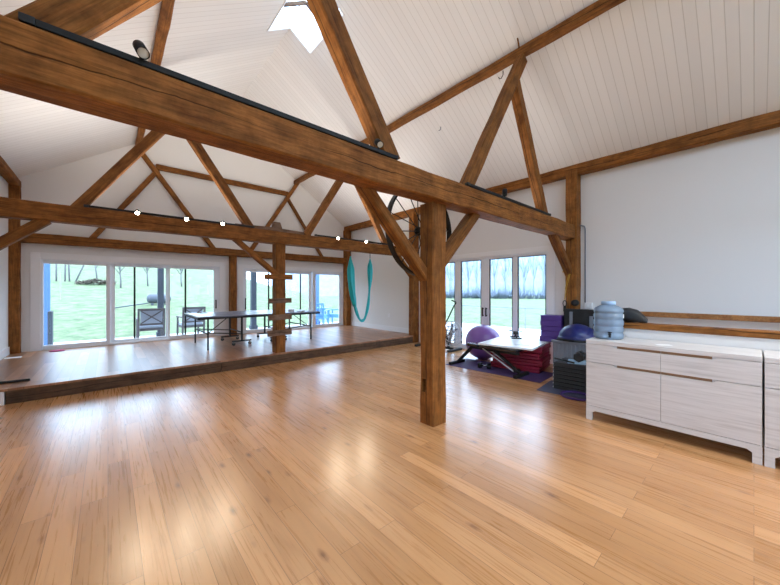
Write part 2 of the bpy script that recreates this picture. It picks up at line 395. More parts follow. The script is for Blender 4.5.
g = MB().prism([(XL-.15, 3.55), (XR+.15, 3.55), (XC, ZR+.08)], 'y', YF-.15, YF).build('wall_end_gable', M['wall']); tag(g, 'white end gable facing the stage across the room', 'wall', kind='structure')
# panes of unseen windows, added beside and behind the viewer to brighten the room
for i, (lo, hi) in enumerate((((2.6, YF-.09, .1), (6.1, YF-.075, 3.0)), ((XL-.09, -1.3, .8), (XL-.075, 1.1, 2.3)))):
    w = thing('window_%d' % (i+2), 'plain wide window out of the view, added for brightness', 'window', loc=lo, kind='structure')
    MB().box((0, 0, 0), tuple(hi[k]-lo[k] for k in range(3))).build('pane', M['glass'], w)

# ceiling: two boarded slopes with the ridge skylight cut out ----------
b = MB()
SK0, SK1, SKW = 4.40, 5.58, .42
TH = .14
def slope(side, d0, d1, y0, y1):
    xs = [XC+side*d0, XC+side*d1]; zs = [ZR-K*d0, ZR-K*d1]
    b.prism([(xs[0], zs[0]), (xs[1], zs[1]), (xs[1], zs[1]+TH), (xs[0], zs[0]+TH)], 'y', y0, y1)
for side, dmax in ((1, XR+.15-XC), (-1, XC-XL+.15)):
    slope(side, SKW, dmax, YF+3.9, YB+.15); slope(side, 0, SKW, YF+3.9, SK0); slope(side, 0, SKW, SK1, YB+.15)
    slope(side, 0, dmax, YF-.15, YF+.5); slope(side, 2.3, dmax, YF+.5, YF+3.9); slope(side, 0, .12, YF+.5, YF+3.9)
ce = tag(b.build('ceiling', M['ceil']), 'white boarded vaulted ceiling rising to the ridge', 'ceiling', kind='structure')
sk = thing('window_1', 'bright ridge skylight let into the white boarded ceiling', 'skylight', loc=(XC, (SK0+SK1)/2, ZR), kind='structure')
b = MB(); yy = (SK1-SK0)/2; t = .03
zt = lambda d: -K*d
for s_ in (1, -1):
    b.prism([(s_*(SKW-.004), zt(SKW)-.005), (s_*(SKW-.024), zt(SKW)+.009), (s_*(SKW-.024), zt(SKW)+.15), (s_*(SKW-.004), zt(SKW)+.15)], 'y', -yy+.004, yy-.004)
for y0 in (-yy+.004, yy-.024):
    for s_ in (1, -1):
        b.prism([(0, -.005), (s_*(SKW-.025), zt(SKW-.025)-.005), (s_*(SKW-.025), zt(SKW)+.15), (0, .15)], 'y', y0, y0+.02)
b.build('shaft', M['trim'], sk)
b = MB()
for s_ in (1, -1):
    b.prism([(0, .15), (s_*(SKW+.03), zt(SKW+.03)+.15), (s_*(SKW+.03), zt(SKW+.03)+.158), (0, .158)], 'y', -yy-t, yy+t)
b.build('pane', M['glass'], sk)
b = MB()
yb = 4.93-(SK0+SK1)/2
for s_ in (1, -1): b.bar((0, yb, .03), (s_*(SKW-.03), yb, zt(SKW-.03)+.03), .035, .05)
b.build('glazing_bar', M['greywood'], sk)
b = MB(); b.bar((0, -yy, .138), (0, yy, .138), .016); b.build('ridge_bar', M['vinyl'], sk)
for i, s_ in enumerate((1, -1)):  # unseen roof windows, added to let more daylight in
    w = thing('window_%d' % (4+i), 'wide roof window out of the view, added for brightness', 'skylight', loc=(XC, YF+2.2, ZR), kind='structure')
    MB().prism([(s_*.1, zt(.1)+.1), (s_*2.35, zt(2.35)+.1), (s_*2.35, zt(2.35)+.11), (s_*.1, zt(.1)+.11)], 'y', -1.72, 1.72).build('pane', M['glass'], w)

# ------------------------------------------------------------------ timbers
def timber(name, p0, p1, w, h, label, cat, up=(0,0,1), mat='beam', jit=.006, cuts=None, ch=.012, seed=0):
    """hewn timber of width w and height h: chamfered section, uneven faces; local X runs along it"""
    p0, p1 = V(p0), V(p1); x = p1-p0; L = x.length; x.normalize(); u = V(up)
    if abs(x.dot(u)) > .95: u = V((0,1,0))
    y = u.cross(x).normalized(); z = x.cross(y)
    R = Matrix((x, y, z)).transposed().to_4x4()
    nseg = max(3, int(L/.22)); sd = seed or random.random()*100
    sec = []
    hw, hh = w/2, h/2
    for sy, sz in ((-1,-1),(1,-1),(1,1),(-1,1)):
        a = (sy*hw, sz*(hh-ch)); c = (sy*(hw-ch), sz*hh)
        sec += [a, c] if sy*sz > 0 else [c, a]
    bm = bmesh.new(); rings = []
    for i in range(nseg+1):
        t = -L/2+L*i/nseg; r = []
        for k, (a, c) in enumerate(sec):
            e = jit if 0 < i < nseg else jit*.3
            q = V((t*2.3, a*6, c*6+sd)); d = noise.noise_vector(q)*e*1.6
            r.append(bm.verts.new((t, a+d.y, c+d.z)))
        rings.append(r)
    for A, B in zip(rings, rings[1:]):
        for k in range(8): bm.faces.new((A[k], A[(k+1) % 8], B[(k+1) % 8], B[k]))
    bm.faces.new(rings[0][::-1]); bm.faces.new(rings[-1])
    bmesh.ops.recalc_face_normals(bm, faces=bm.faces)
    me = bpy.data.meshes.new(name); bm.to_mesh(me); bm.free(); me.materials.append(M[mat])
    o = bpy.data.objects.new(name, me); COL.objects.link(o)
    o.matrix_world = Matrix.Translation((p0+p1)/2) @ R
    return tag(o, label, cat, kind='structure')

B1Z, B1T = 2.316, 2.562
post = timber('timber_post', (2.605, 2.265, 0.0), (2.605, 2.265, B1Z), .21, .195, 'thick hewn post standing alone on the open floor', 'post', jit=.008)
# mortise hole cut in its flank
cut = MB().box((2.49, 2.275, .335), (2.57, 2.325, .475)).build('mortise_cutter', M['black'])
md = post.modifiers.new('mortise', 'BOOLEAN'); md.object = cut; md.operation = 'DIFFERENCE'
bpy.context.view_layer.update()
dg = bpy.context.evaluated_depsgraph_get()
me2 = bpy.data.meshes.new_from_object(post.evaluated_get(dg)); post.modifiers.clear(); post.data = me2
bpy.data.objects.remove(cut)
timber('tie_beam', (XL, 2.185, (B1Z+B1T)/2), (6.34, 2.185, (B1Z+B1T)/2), .205, B1T-B1Z, 'massive hewn tie beam on the lone floor post, with black light tracks', 'beam', jit=.009)
timber('timber_post', (6.295, 2.15, 0), (6.295, 2.15, 3.53), .25, .18, 'wall post where the nearer tie beam ends, above the black mat and jug', 'post')
timber('tie_beam', (XL, 6.15, 2.431), (XR, 6.15, 2.431), .2, .232, 'tie beam over the stage edge carrying five lit spotlights', 'beam', jit=.007)
timber('timber_post', (2.535, 6.20, ST), (2.535, 6.20, 2.316), .19, .21, 'stage edge post with four short boards nailed across it', 'post')
timber('timber_post', (6.30, 6.15, 0.0), (6.30, 6.15, 3.53), .26, .18, 'wall post at the end of the stage, behind the exercise bike', 'post')
timber('timber_header', (XL, 9.42, 2.44), (XR, 9.42, 2.44), .16, .192, 'long timber lintel over both pairs of garden doors', 'beam')
timber('timber_post', (2.566, 9.42, ST), (2.566, 9.42, 2.344), .16, .204, 'short post between the two sets of garden doors', 'post')
timber('timber_post', (-1.355, 9.42, ST), (-1.355, 9.42, 3.43), .16, .13, 'corner post at the stage end furthest from the silk', 'post')
timber('timber_post', (6.28, 9.40, ST), (6.28, 9.40, 3.50), .2, .2, 'corner post behind the teal silk', 'post')
timber('wall_plate_timber', (6.30, YF, 3.555), (6.30, YB, 3.555), .17, .17, 'timber wall plate above the jug and glass doors', 'beam', mat='beam')
timber('wall_plate_timber', (-1.345, YF, 3.485), (-1.345, YB, 3.485), .14, .13, 'timber wall plate over the stage corner post', 'beam')
PXR, PXL, PZ = 4.41, .53, 4.785
timber('roof_purlin', (PXR, YF, PZ), (PXR, YB, PZ), .11, .125, 'long purlin under the ceiling slope above the jug wall', 'purlin', mat='rafter')
timber('roof_purlin', (PXL, YF, PZ), (PXL, YB, PZ), .11, .125, 'long purlin under the ceiling slope on the stage corner side', 'purlin', mat='rafter')

def strut(p0, p1, y, w, h, label, name='roof_strut', mat='rafter'):
    return timber(name, (p0[0], y, p0[1]), (p1[0], y, p1[1]), w, h, label, 'strut', up=(0,1,0), mat=mat, jit=.005)
ty = 2.19
strut((.50, 4.72), (1.93, 2.56), ty, .17, .14, 'inner strut of the nearer frame, rising from the long light track to the ridge side', mat='beam')
strut((.80, 3.95), (-.30, 2.50), ty, .16, .14, 'outer strut of the nearer frame beside the start of the long track', mat='beam')
strut((4.43, 4.70), (3.06, 2.55), ty, .15, .12, 'inner strut of the nearer frame, on the tie beam beyond the lone post')
strut((4.18, 4.34), (5.14, 2.55), ty, .15, .12, 'outer strut of the nearer frame, crossing the short light track')
strut((1.66, 2.40), (2.54, 1.53), ty+.12, .10, .125, 'knee brace in front of the iron wheel', 'knee_brace', 'beam')
strut((3.38, 2.36), (2.66, 1.66), ty+.07, .12, .13, 'knee brace on the lone post, on the glass door side', 'knee_brace', 'beam')
strut((5.46, 2.37), (6.24, 1.70), ty, .12, .13, 'short knee brace by the wall post above the purple blocks', 'knee_brace', 'beam')
ty = 6.15
strut((.50, 4.72), (1.98, 2.54), ty, .14, .12, 'inner strut of the stage frame between the middle spotlights')
strut((.88, 4.30), (-.34, 2.50), ty, .13, .12, 'outer strut of the stage frame at the start of its light track')
strut((4.43, 4.70), (3.08, 2.54), ty, .14, .12, 'inner strut of the stage frame on the silk side of the post')
strut((4.15, 4.28), (5.28, 2.54), ty, .13, .12, 'outer strut of the stage frame near the iron wheel')
strut((-.60, 2.34), (-1.36, 1.66), ty, .12, .12, 'dark knee brace under the stage beam near the corner post', 'knee_brace', 'beam')
strut((1.70, 2.34), (2.48, 1.70), ty, .09, .12, 'knee brace running down to the stage edge post', 'knee_brace', 'beam')
strut((5.62, 2.36), (6.28, 1.72), ty, .12, .12, 'knee brace under the stage beam behind the iron wheel', 'knee_brace', 'beam')
ty = 9.43
strut((.50, 4.74), (2.14, 2.45), ty, .10, .12, 'inner gable strut landing between the garden doors')
strut((.90, 4.28), (-.30, 2.46), ty, .10, .10, 'outer gable strut above the first garden doors')
strut((4.46, 4.78), (2.98, 2.45), ty, .10, .12, 'inner gable strut leaning over the second garden doors')
strut((4.10, 4.26), (5.36, 2.45), ty, .09, .08, 'thin outer gable strut towards the silk corner')
timber('collar_beam', (.86, 9.43, 4.36), (4.14, 9.43, 4.36), .08, .13, 'thin collar beam high across the gable', 'beam', mat='rafter')
o = MB().prism([(1.66, 2.545), (3.02, 2.545), (3.02, 2.60), (2.56, 2.615), (2.52, 2.73), (2.40, 2.73), (2.38, 2.62), (1.70, 2.60)], 'y', 6.09, 6.2).build('scarf_block', M['greywood'], None, .006)
tag(o, 'notched timber block on the stage beam above its post', 'timber', kind='structure')

# climbing boards nailed on the stage post
sl = ((2.21, 2.757, 1.665, .10), (2.285, 2.735, 1.205, .095), (2.28, 2.74, .885, .105), (2.265, 2.74, .585, .105))
lb = ('short brown board nailed highest on the stage edge post', 'short weathered board second from the top on the stage edge post', 'short weathered board third from the top on the stage edge post', 'short weathered board lowest on the stage edge post')
for i, (a, c, z, hgt) in enumerate(sl):
    o = timber('nailed_board', (a, 6.076, z), (c, 6.076, z+.006), .03, hgt, lb[i], 'board', mat='beam' if i == 0 else 'greywood', jit=.003, ch=.004)
    o['kind'] = 'thing'; o['group'] = 'boards nailed across the stage post'

# ------------------------------------------------------------------ glass doors
def door_unit(name, label, axis, pos, span, z0, z1, cas, glasses, gz, offs, handles, screens=(), sign=1):
    """axis 'y': unit in wall y=pos (interior towards -y). u runs along the wall, v is the depth into the wall."""
    root = thing(name, label, 'glass door', loc=((span[0]+span[1])/2, pos, z0) if axis == 'y' else (pos, (span[0]+span[1])/2, z0), kind='structure')
    uc = (span[0]+span[1])/2
    def bx(b, u0, u1, v0, v1, za, zb):
        if axis == 'y': b.box((u0-uc, v0, za-z0), (u1-uc, v1, zb-z0))
        else: b.box((v0, u0-uc, za-z0), (v1, u1-uc, zb-z0))
    b = MB()
    for u0, u1, za, zb in ((cas[0], span[0]+.02, z0, cas[2]), (span[1]-.02, cas[1], z0, cas[2]), (span[0]+.02, span[1]-.02, z1-.02, cas[2])):
        bx(b, u0, u1, -.02, 0, za, zb)
    b.build('casing', M['trim'], root, .004)
    b = MB()
    bx(b, span[0], span[0]+.05, 0, .15, z0, z1); bx(b, span[1]-.05, span[1], 0, .15, z0, z1)
    bx(b, span[0]+.05, span[1]-.05, 0, .15, z1-.05, z1); bx(b, span[0]+.05, span[1]-.05, 0, .15, z0, z0+.035)
    b.build('door_frame', M['vinyl'], root, .003)
    for i, (g0, g1, s0, s1) in enumerate(glasses):
        v = offs[i]; b = MB()
        bx(b, s0, g0, v, v+.045, z0+.036, z1-.051); bx(b, g1, s1, v, v+.045, z0+.036, z1-.051)
        bx(b, g0, g1, v, v+.045, z0+.036, gz[0]); bx(b, g0, g1, v, v+.045, gz[1], z1-.051)
        sash = b.build('sash', M['vinyl'], root, .003)
        b = MB(); bx(b, g0, g1, v+.02, v+.026, gz[0], gz[1]); b.build('pane', M['glass'], sash)
        b = MB(); w = .015
        bx(b, g0, g0+w, v-.002, v+.034, gz[0], gz[1]); bx(b, g1-w, g1, v-.002, v+.034, gz[0], gz[1]); bx(b, g0+w, g1-w, v-.002, v+.034, gz[1]-w, gz[1])
        if axis == 'x': b.build('gasket', M['black'], sash)
        else: b.b.free()
    for (u, za, zb, v) in handles:
        b = MB(); bx(b, u-.012, u+.012, v-.05, v-.03, za, zb); bx(b, u-.01, u+.01, v-.03, v, za+.01, za+.035); bx(b, u-.01, u+.01, v-.03, v, zb-.035, zb-.01)
        tag(b.build('handle', M['black'], root, .003), 'black door handle')
    for u in screens:
        b = MB(); bx(b, u-.018, u+.018, .115, .14, gz[0]-.03, gz[1]+.03)
        tag(b.build('screen_stile', M['black'], root), 'black screen edge')
    return root
door_unit('door_1', 'triple sliding glass door onto the lawn beside the stage corner', 'y', YB, D1, ST, ZH, (-1.16, 2.4, 2.17),
          [(-.98, -.03, -.99, .045), (.12, 1.07, .045, 1.11), (1.15, 2.12, 1.11, 2.22)], (.286, 1.955), (.02, .075, .02), [(2.165, .93, 1.16, .02)], (.47, 1.49))
door_unit('door_2', 'triple sliding glass door behind the ping pong table, by the silk', 'y', YB, D2, ST, ZH, (2.72, 6.17, 2.14),
          [(2.95, 3.86, 2.89, 3.93), (4.0, 4.91, 3.93, 5.02), (5.13, 6.03, 5.02, 6.12)], (.286, 1.94), (.02, .075, .02), [(2.918, .88, 1.19, .02)], (3.62, 4.64))
door_unit('door_3', 'four pane glass door in the long wall behind the purple ball', 'x', XR, D3, 0, ZH3, (2.5, 5.76, 2.27),
          [(2.68, 3.26, 2.65, 3.315), (3.37, 3.92, 3.315, 4.03), (4.13, 4.69, 4.03, 4.78), (4.87, 5.5, 4.78, 5.61)], (.12, 2.11), (.03, .03, .03, .03), [(3.985, .82, 1.02, .03), (4.072, .82, 1.02, .03)])

# ------------------------------------------------------------------ lights on the beams
def track(x0, x1, y, z, label):
    t = thing('light_track', label, 'light track', loc=((x0+x1)/2, y, z))
    h = (x1-x0)/2
    MB().box((-h, -.018, 0), (h, .018, .032)).build('track_rail', M['black'], t, .003)
    MB().box((-h-.05, -.02, 0), (-h, .02, .036)).build('end_cap', M['blackplastic'], t, .004); MB().box((h, -.02, 0), (h+.02, .02, .036)).build('end_cap', M['blackplastic'], t, .004)
    return t
track(-.24, 1.92, 2.105, B1T+.004, 'long black light track on top of the nearer tie beam')
track(3.03, 5.16, 2.105, B1T+.004, 'short black light track on the nearer tie beam beyond the lone post')
track(-.2, 2.0, 6.075, 2.55, 'black light track on the stage beam with three lit spotlights')
track(3.3, 5.25, 6.075, 2.55, 'black light track on the stage beam with two lit spotlights')

def spotlight(loc, aim, label, lit, r=.036, L=.15, group=None, power=12.):
    t = thing('spotlight', label, 'spotlight', loc=loc, group=group)
    d = V(aim).normalized(); c = V((0, -.005, .05))
    MB().cyl((0, 0, 0), c, .009, 10).build('stem', M['black'], t)
    b = MB(); Mx = Matrix.Translation(c) @ d.to_track_quat('Z', 'Y').to_matrix().to_4x4()
    b.lathe([(0, -L*.6), (r*.8, -L*.6), (r, -L*.5), (r, L*.4), (r*.88, L*.4), (r*.86, L*.36), (0, L*.36)], 20, Mx); b.build('lamp_head', M['black'], t)
    b = MB(); b.lathe([(0, L*.385), (r*.6, L*.375), (r*.85, L*.365)], 20, Mx)
    b.build('lamp_lens', M['lens'] if lit else M['lensoff'], t)
    if lit:
        ld = bpy.data.lights.new('spot_beam', 'SPOT'); ld.energy = power; ld.color = (1, .84, .62); ld.spot_size = 1.5; ld.spot_blend = .5; ld.shadow_soft_size = .03
        lo = bpy.data.objects.new('spot_beam', ld); COL.objects.link(lo); lo.location = V(loc)+c+d*(L*.45)
        lo.rotation_euler = d.to_track_quat('-Z', 'Y').to_euler()
    return t
spotlight((.13, 2.10, B1T+.034), (.08, -.74, -.65), 'unlit black cylinder spotlight on the long track', False, r=.028, L=.15)
spotlight((1.72, 2.10, B1T+.034), (-.25, -.75, -.6), 'unlit spotlight at the end of the long track by the big strut', False, r=.028, L=.1)
spotlight((3.79, 2.10, B1T+.034), (.7, .4, -.5), 'small black spotlight on the short track', False, r=.03, L=.09)
for x, lab in ((.324, 'lit spotlight on the stage beam nearest the corner post end'), (.945, 'second lit spotlight along the stage beam from the corner post end'), (1.474, 'third lit spotlight, closest to the stage post on its track'), (3.776, 'lit spotlight on the stage beam on the silk side of the post'), (4.542, 'lit spotlight on the stage beam directly above the silk')):
    spotlight((x, 6.0, 2.505), (-x*.16, -.82, -.45), lab, True, r=.03, L=.09, power=45., group='lit spotlights on the stage beam')

timber('tie_beam', (XL, -1.75, 2.44), (XR, -1.75, 2.44), .2, .24, 'added tie beam of the next frame, behind the viewer, carrying extra lamps', 'beam')  # unseen beam, added to carry extra lamps
def added_uplights(y, zb, xs, label, pw):  # unseen lamps added behind the beams to brighten the ceiling
    for x in xs:
        t = spotlight((x, y, zb), (0, .05, 1), label, False, r=.034, L=.09, group='added spotlights brightening the ceiling')
        ld = bpy.data.lights.new('added_up_beam', 'SPOT'); ld.energy = pw; ld.color = (1, .95, .87); ld.spot_size = 2.7; ld.spot_blend = .6; ld.shadow_soft_size = .05
        lo = bpy.data.objects.new('added_up_beam', ld); COL.objects.link(lo); ld.shadow_soft_size = .35; lo.location = (x, y, zb+.13); lo.rotation_euler = (PI, 0, 0)
UPW = 36.
added_uplights(2.345, B1T-.14, (.1, .75, 1.3), 'unseen spotlight added behind the nearer tie beam to brighten the ceiling', 44.)
added_uplights(2.345, B1T-.14, (3.3, 4.0, 4.8), 'unseen spotlight added behind the nearer tie beam to brighten the ceiling', 26.)
added_uplights(6.305, 2.41, (.0, .7, 1.4, 3.6, 4.3, 5.0), 'unseen spotlight added behind the stage beam to brighten the ceiling', 82.)
added_uplights(-1.75, 2.565, (3.2, 4.6, 5.7), 'unseen spotlight added on the beam behind the viewer to brighten the ceiling', 12.)
for x in (3.3, 4.3):  # unseen warm lamps added to brighten the near floor
    spotlight((x, -1.64, 2.5), (-.12, .7, -.8), 'unseen lit spotlight added on the beam behind the viewer to brighten the floor', True, r=.03, L=.09, power=130., group='added floor spotlights behind the viewer')

# ------------------------------------------------------------------ iron wheel behind the post
w = thing('iron_wheel', 'big iron spoked wheel hung behind the lone post', 'wheel', loc=(2.625, 2.455, 2.07))
R_ = .50; c = [(R_*math.cos(k*2*PI/64), 0, R_*math.sin(k*2*PI/64)) for k in range(64)]
b = MB()
for a in range(64):
    a0, a1 = a*2*PI/64, (a+1)*2*PI/64
    q = []
    for an in (a0, a1):
        for rr, yv in ((R_-.012, -.03), (R_+.008, -.03), (R_+.008, .03), (R_-.012, .03)): q.append((rr*math.cos(an), yv, rr*math.sin(an)))
    b._add(q, [(0,1,5,4), (1,2,6,5), (2,3,7,6), (3,0,4,7)])
bmesh.ops.remove_doubles(b.b, verts=b.b.verts, dist=1e-4)
b.build('wheel_rim', M['iron'], w)
b = MB(); b.lathe([(0,-.075),(.03,-.075),(.05,-.06),(.05,-.03),(.038,-.02),(.038,.05),(.05,.055),(.05,.07),(0,.07)], 20, Matrix.Rotation(PI/2, 4, 'X')); b.build('wheel_hub', M['iron'], w)
for k in range(16):
    a = k*2*PI/16+.12
    MB().cyl((.04*math.cos(a), (-1)**k*.035, .04*math.sin(a)), ((R_-.008)*math.cos(a), (-1)**k*.006, (R_-.008)*math.sin(a)), .0055, 6).build('spoke', M['iron'], w)

# ------------------------------------------------------------------ teal aerial silk hanging from the stage beam
def smooth(pts, n=8):
    pts = [V(p) for p in pts]; out = []
    P = [pts[0]*2-pts[1]]+pts+[pts[-1]*2-pts[-2]]
    for i in range(1, len(P)-2):
        for k in range(n):
            t = k/n; a, b_, c_, d_ = P[i-1:i+3]
            out.append(.5*((2*b_)+(c_-a)*t+(2*a-5*b_+4*c_-d_)*t*t+(3*b_-a-3*c_+d_)*t**3))
    out.append(pts[-1]); return out
s = thing('aerial_silk', 'teal aerial silk sling looped from the stage beam', 'aerial silk', loc=(4.5, 6.15, .66))
pts = smooth([(-.30, 0, 1.54), (-.29, 0, 1.30), (-.285, 0, 1.0), (-.24, 0, .65), (-.17, 0, .34), (-.06, 0, .09), (.03, 0, .03), (.12, 0, .10), (.20, 0, .36), (.245, 0, .72), (.265, 0, 1.05), (.27, 0, 1.32), (.27, 0, 1.52)], 10)
bm = MB(); rings = []; n = len(pts); seg = 28
for i, p in enumerate(pts):
    f = i/(n-1)
    lf = min(1, f/.10); rt = min(1, (1-f)/.07)
    rad = .02+.036*(max(0, math.sin(min(1, f/.32)*PI))**.7)+.012
    if f > .32: rad = .026+.005*math.sin(f*40)
    if f > .78: rad = .026+.024*math.sin((f-.78)/.22*PI)**.8
    rad *= .35+.65*min(lf, rt)
    t = (pts[min(n-1, i+1)]-pts[max(0, i-1)]).normalized(); u = V((0, 1, 0)); v = t.cross(u)
    ring = []
    for k in range(seg):
        a = k*2*PI/seg; rr = rad*(1+.22*math.sin(5*a+f*9)+.1*math.sin(9*a-f*17))
        ring.append(bm.b.verts.new(p+u*math.cos(a)*rr*1.15+v*math.sin(a)*rr))
    rings.append(ring)
for A, B in zip(rings, rings[1:]):
    for k in range(seg):
        f = bm.b.faces.new((A[k], A[(k+1) % seg], B[(k+1) % seg], B[k])); f.smooth = True
bm.b.faces.new(rings[0][::-1]); bm.b.faces.new(rings[-1])
bm.build('silk_cloth', M['teal'], s)
for x in (-.30, .27):
    b = MB(); b.tube([(x+.016*math.cos(a*PI/8), 0, 1.56+.035*math.sin(a*PI/8)) for a in range(16)], .0045, 6, closed=True); b.build('carabiner', M['black'], s)
    MB().box((x-.008, -.003, 1.585), (x+.008, .003, 1.661)).build('strap', M['black'], s)

# ------------------------------------------------------------------ sideboards, half wall and rail
def sideboard(y0, y1, label):
    L = y1-y0; D = .485; yc = L/2
    t = thing('sideboard', label, 'sideboard', loc=(3.93, (y0+y1)/2, 0), group='whitewashed sideboards')
    b = MB()
    b.box((.02, -yc+.001, .17), (D, yc-.001, .828)); b.build('carcass', M['oak'], t, .002)
    MB().box((0, -yc, .828), (D, yc, .87)).build('top_board', M['oak'], t, .003)
    b = MB()
    b.prism([(-yc, 0), (-yc+.055, 0), (-yc+.055, .085), (-yc+.085, .105), (yc-.085, .105), (yc-.055, .085), (yc-.055, 0), (yc, 0), (yc, .155), (-yc, .155)], 'x', 0, .02)
    for sy in (-1, 1):
        ya, yb_ = sorted((sy*(yc-.001), sy*(yc-.05))); b.box((D-.05, ya, 0), (D, yb_, .17)); b.box((.02, ya, 0), (.06, yb_, .17))
    b.build('front_frame', M['oak'], t, .002)
    # fronts: two drawers above two doors, each pair with one long finger notch cut at its top
    g = .0025; zn = .022; n0 = .145
    for sg in (1, -1):
        for nm, za, zb in (('drawer', .632, .824), ('door', .159, .627)):
            ya, yb_ = (g/2, yc-.002) if sg > 0 else (-yc+.002, -g/2)
            if sg > 0: P = [(ya, za), (yb_, za), (yb_, zb), (yc-.25, zb), (yc-.25-.03, zb-zn), (ya, zb-zn)]
            else: P = [(ya, za), (yb_, za), (yb_, zb-zn), (-yc+.255+.03, zb-zn), (-yc+.255, zb), (ya, zb)]
            f = MB().prism(P, 'x', -.002, .019).build(nm, M['oak'], t, .0015)
            yy0, yy1 = (ya, yc-.25-.03) if sg > 0 else (-yc+.255+.03, yb_)
            tag(MB().box((.0195, yy0, zb-zn), (.0205, yy1, zb+.002)).build('finger_notch', M['darkwood'] if 'darkwood' in M else M['rail'], f), 'brown finger notch')
    return t
M['darkwood'] = plain('bare_oak_edge', (150, 112, 80), .6, var=.1)  # flat brown for the strip behind each finger notch
sideboard(-.045, 1.215, 'whitewashed sideboard under the blue water jug')
sideboard(-1.315, -.055, 'second whitewashed sideboard, cut off by the picture edge')
hw = thing('half_wall', 'low white half wall behind the sideboards', 'half wall', loc=(4.5, -1.2, 0), kind='structure')
MB().box((-.065, -3.3, 0), (.065, 2.42, .972)).build('wall_panel', M['wall'], hw)
hc = timber('half_wall_cap', (4.5, -4.5, 1.004), (4.5, 1.25, 1.004), .19, .062, 'brown timber cap along the low half wall', 'wall cap', mat='beam', jit=.002, ch=.006)
hr = thing('handrail', 'varnished pine handrail on the far wall behind the half wall', 'handrail', loc=(6.3, -.9, 1.0))
MB().box((-.02, -2.6, 0), (.02, 2.45, .075)).build('rail_board', M['rail'], hr, .006)
for y in (2.0, .75, -.45, -1.8):
    b = MB(); b.box((.02, y-.02, .01), (.09, y+.02, .06)); b.build('rail_bracket', M['beam'], hr, .004)

# water jug
j = thing('water_jug', 'large clear blue water jug with black spigot on the sideboard', 'water jug', loc=(4.20, 1.075, .87))
R0 = .142
prof = [(0, .004), (R0-.02, .0), (R0-.004, .01), (R0, .03)]
for k, z in enumerate((.055, .125, .2, .265)):
    prof += [(R0, z), (R0-.007, z+.010), (R0-.007, z+.022), (R0, z+.032)]
prof += [(R0, .315), (R0-.012, .338), (R0-.05, .362), (.065, .372), (.062, .382), (.066, .388), (.066, .398)]
b = MB(); b.lathe(prof, 48); b.build('jug_body', M['jug'], j)
b = MB(); b.lathe([(.067, .376), (.07, .378), (.07, .408), (.064, .413), (0, .413)], 32)
b.build('jug_cap', plain('pale_blue_cap', (150, 180, 214), .4), j)
d = V((-.95, -.31, 0)).normalized(); sp = thing('x', '', ''); bpy.data.objects.remove(sp)
q = d*R0
b = MB(); b.cyl(q+V((0,0,.062)), q+d*.05+V((0,0,.062)), .014, 12); b.cyl(q+d*.04+V((0,0,.075)), q+d*.04+V((0,0,.03)), .012, 12); b.cbox(q+d*.045+V((0,0,.085)), (.03, .03, .012))
b.build('spigot', M['blackplastic'], j)
a0 = math.atan2(-.98, -.15); lab = []
b = MB(); zz = (.235, .275); ring = [[b.b.verts.new(((R0+.0015)*math.cos(a0+k*.05), (R0+.0015)*math.sin(a0+k*.05), z)) for k in range(4)] for z in zz]
for k in range(3): b.b.faces.new((ring[0][k], ring[0][k+1], ring[1][k+1], ring[1][k]))
tag(b.build('jug_label', M['paper'], j), 'small white label')
# loose sheet on the sideboard
o = MB().cbox((0,0,.001), (.08, .12, .002)).build('paper_note', M['paper'], loc=(4.08, .585, .8705)); o.rotation_euler = (0, 0, .5); tag(o, 'small white paper lying on the sideboard top', 'paper')

# black bag on the half wall cap
b = MB()
prof2 = [(-.20, .012, .03, .05), (-.17, .012, .07, .10), (-.08, .012, .085, .152), (.02, .012, .088, .165), (.10, .012, .08, .14), (.16, .012, .06, .085), (.19, .012, .03, .045)]
rings = []
for (y, zb, hw_, zt_) in prof2:
    r = []
    for k in range(20):
        a = k*2*PI/20; cx, sz = math.cos(a), math.sin(a)
        zc = (zb+zt_)/2; hz = (zt_-zb)/2+.006
        wob = 1+.05*math.sin(3*a+y*30)
        r.append(b.b.verts.new((math.copysign(abs(cx)**.7, cx)*hw_*wob, y, max(0.0, zc+math.copysign(abs(sz)**.7, sz)*hz*wob))))
    rings.append(r)
for A, B in zip(rings, rings[1:]):
    for k in range(20):
        f = b.b.faces.new((A[k], A[(k+1) % 20], B[(k+1) % 20], B[k])); f.smooth = True
b.b.faces.new(rings[0][::-1]); b.b.faces.new(rings[-1])
bg = thing('black_bag', 'slouched black bag on the half wall cap beside the jug', 'bag', loc=(4.5, .975, 1.0365), rz=PI)
b.build('bag_body', M['rubber'], bg)
MB().tube([(-.05, -.12, .125), (-.07, -.09, .10), (-.092, -.04, .06), (-.094, .02, .06), (-.075, .07, .1), (-.05, .10, .13)], .006, 6).build('bag_strap', M['blackplastic'], bg)

# ------------------------------------------------------------------ gym corner
rm = lambda n, l, lo, hi, mat, rz=0., bev=.004: None
o = MB().box((-.38, -.86, 0), (.38, .86, .006)).build('exercise_mat', M['purplemat'], loc=(5.24, 3.03, 0)); o.rotation_euler = (0, 0, .07); tag(o, 'purple exercise mat under the weight bench', 'mat')
o = MB().box((-.33, -.40, 0), (.33, .40, .006)).build('exercise_mat', M['greymat'], loc=(4.90, 1.66, 0)); o.rotation_euler = (0, 0, .1); tag(o, 'slate blue mat under the black step stack', 'mat')

bl = thing('exercise_ball', 'purple exercise ball in front of the glass door', 'exercise ball', loc=(5.79, 3.68, 0))
b = MB(); rb = .352
prof = [(0, 0), (.10, .002)]+[(rb*math.cos(t), rb+rb*math.sin(t)) for t in [(-PI/2+.32)+(PI-.34)*k/40 for k in range(41)]]
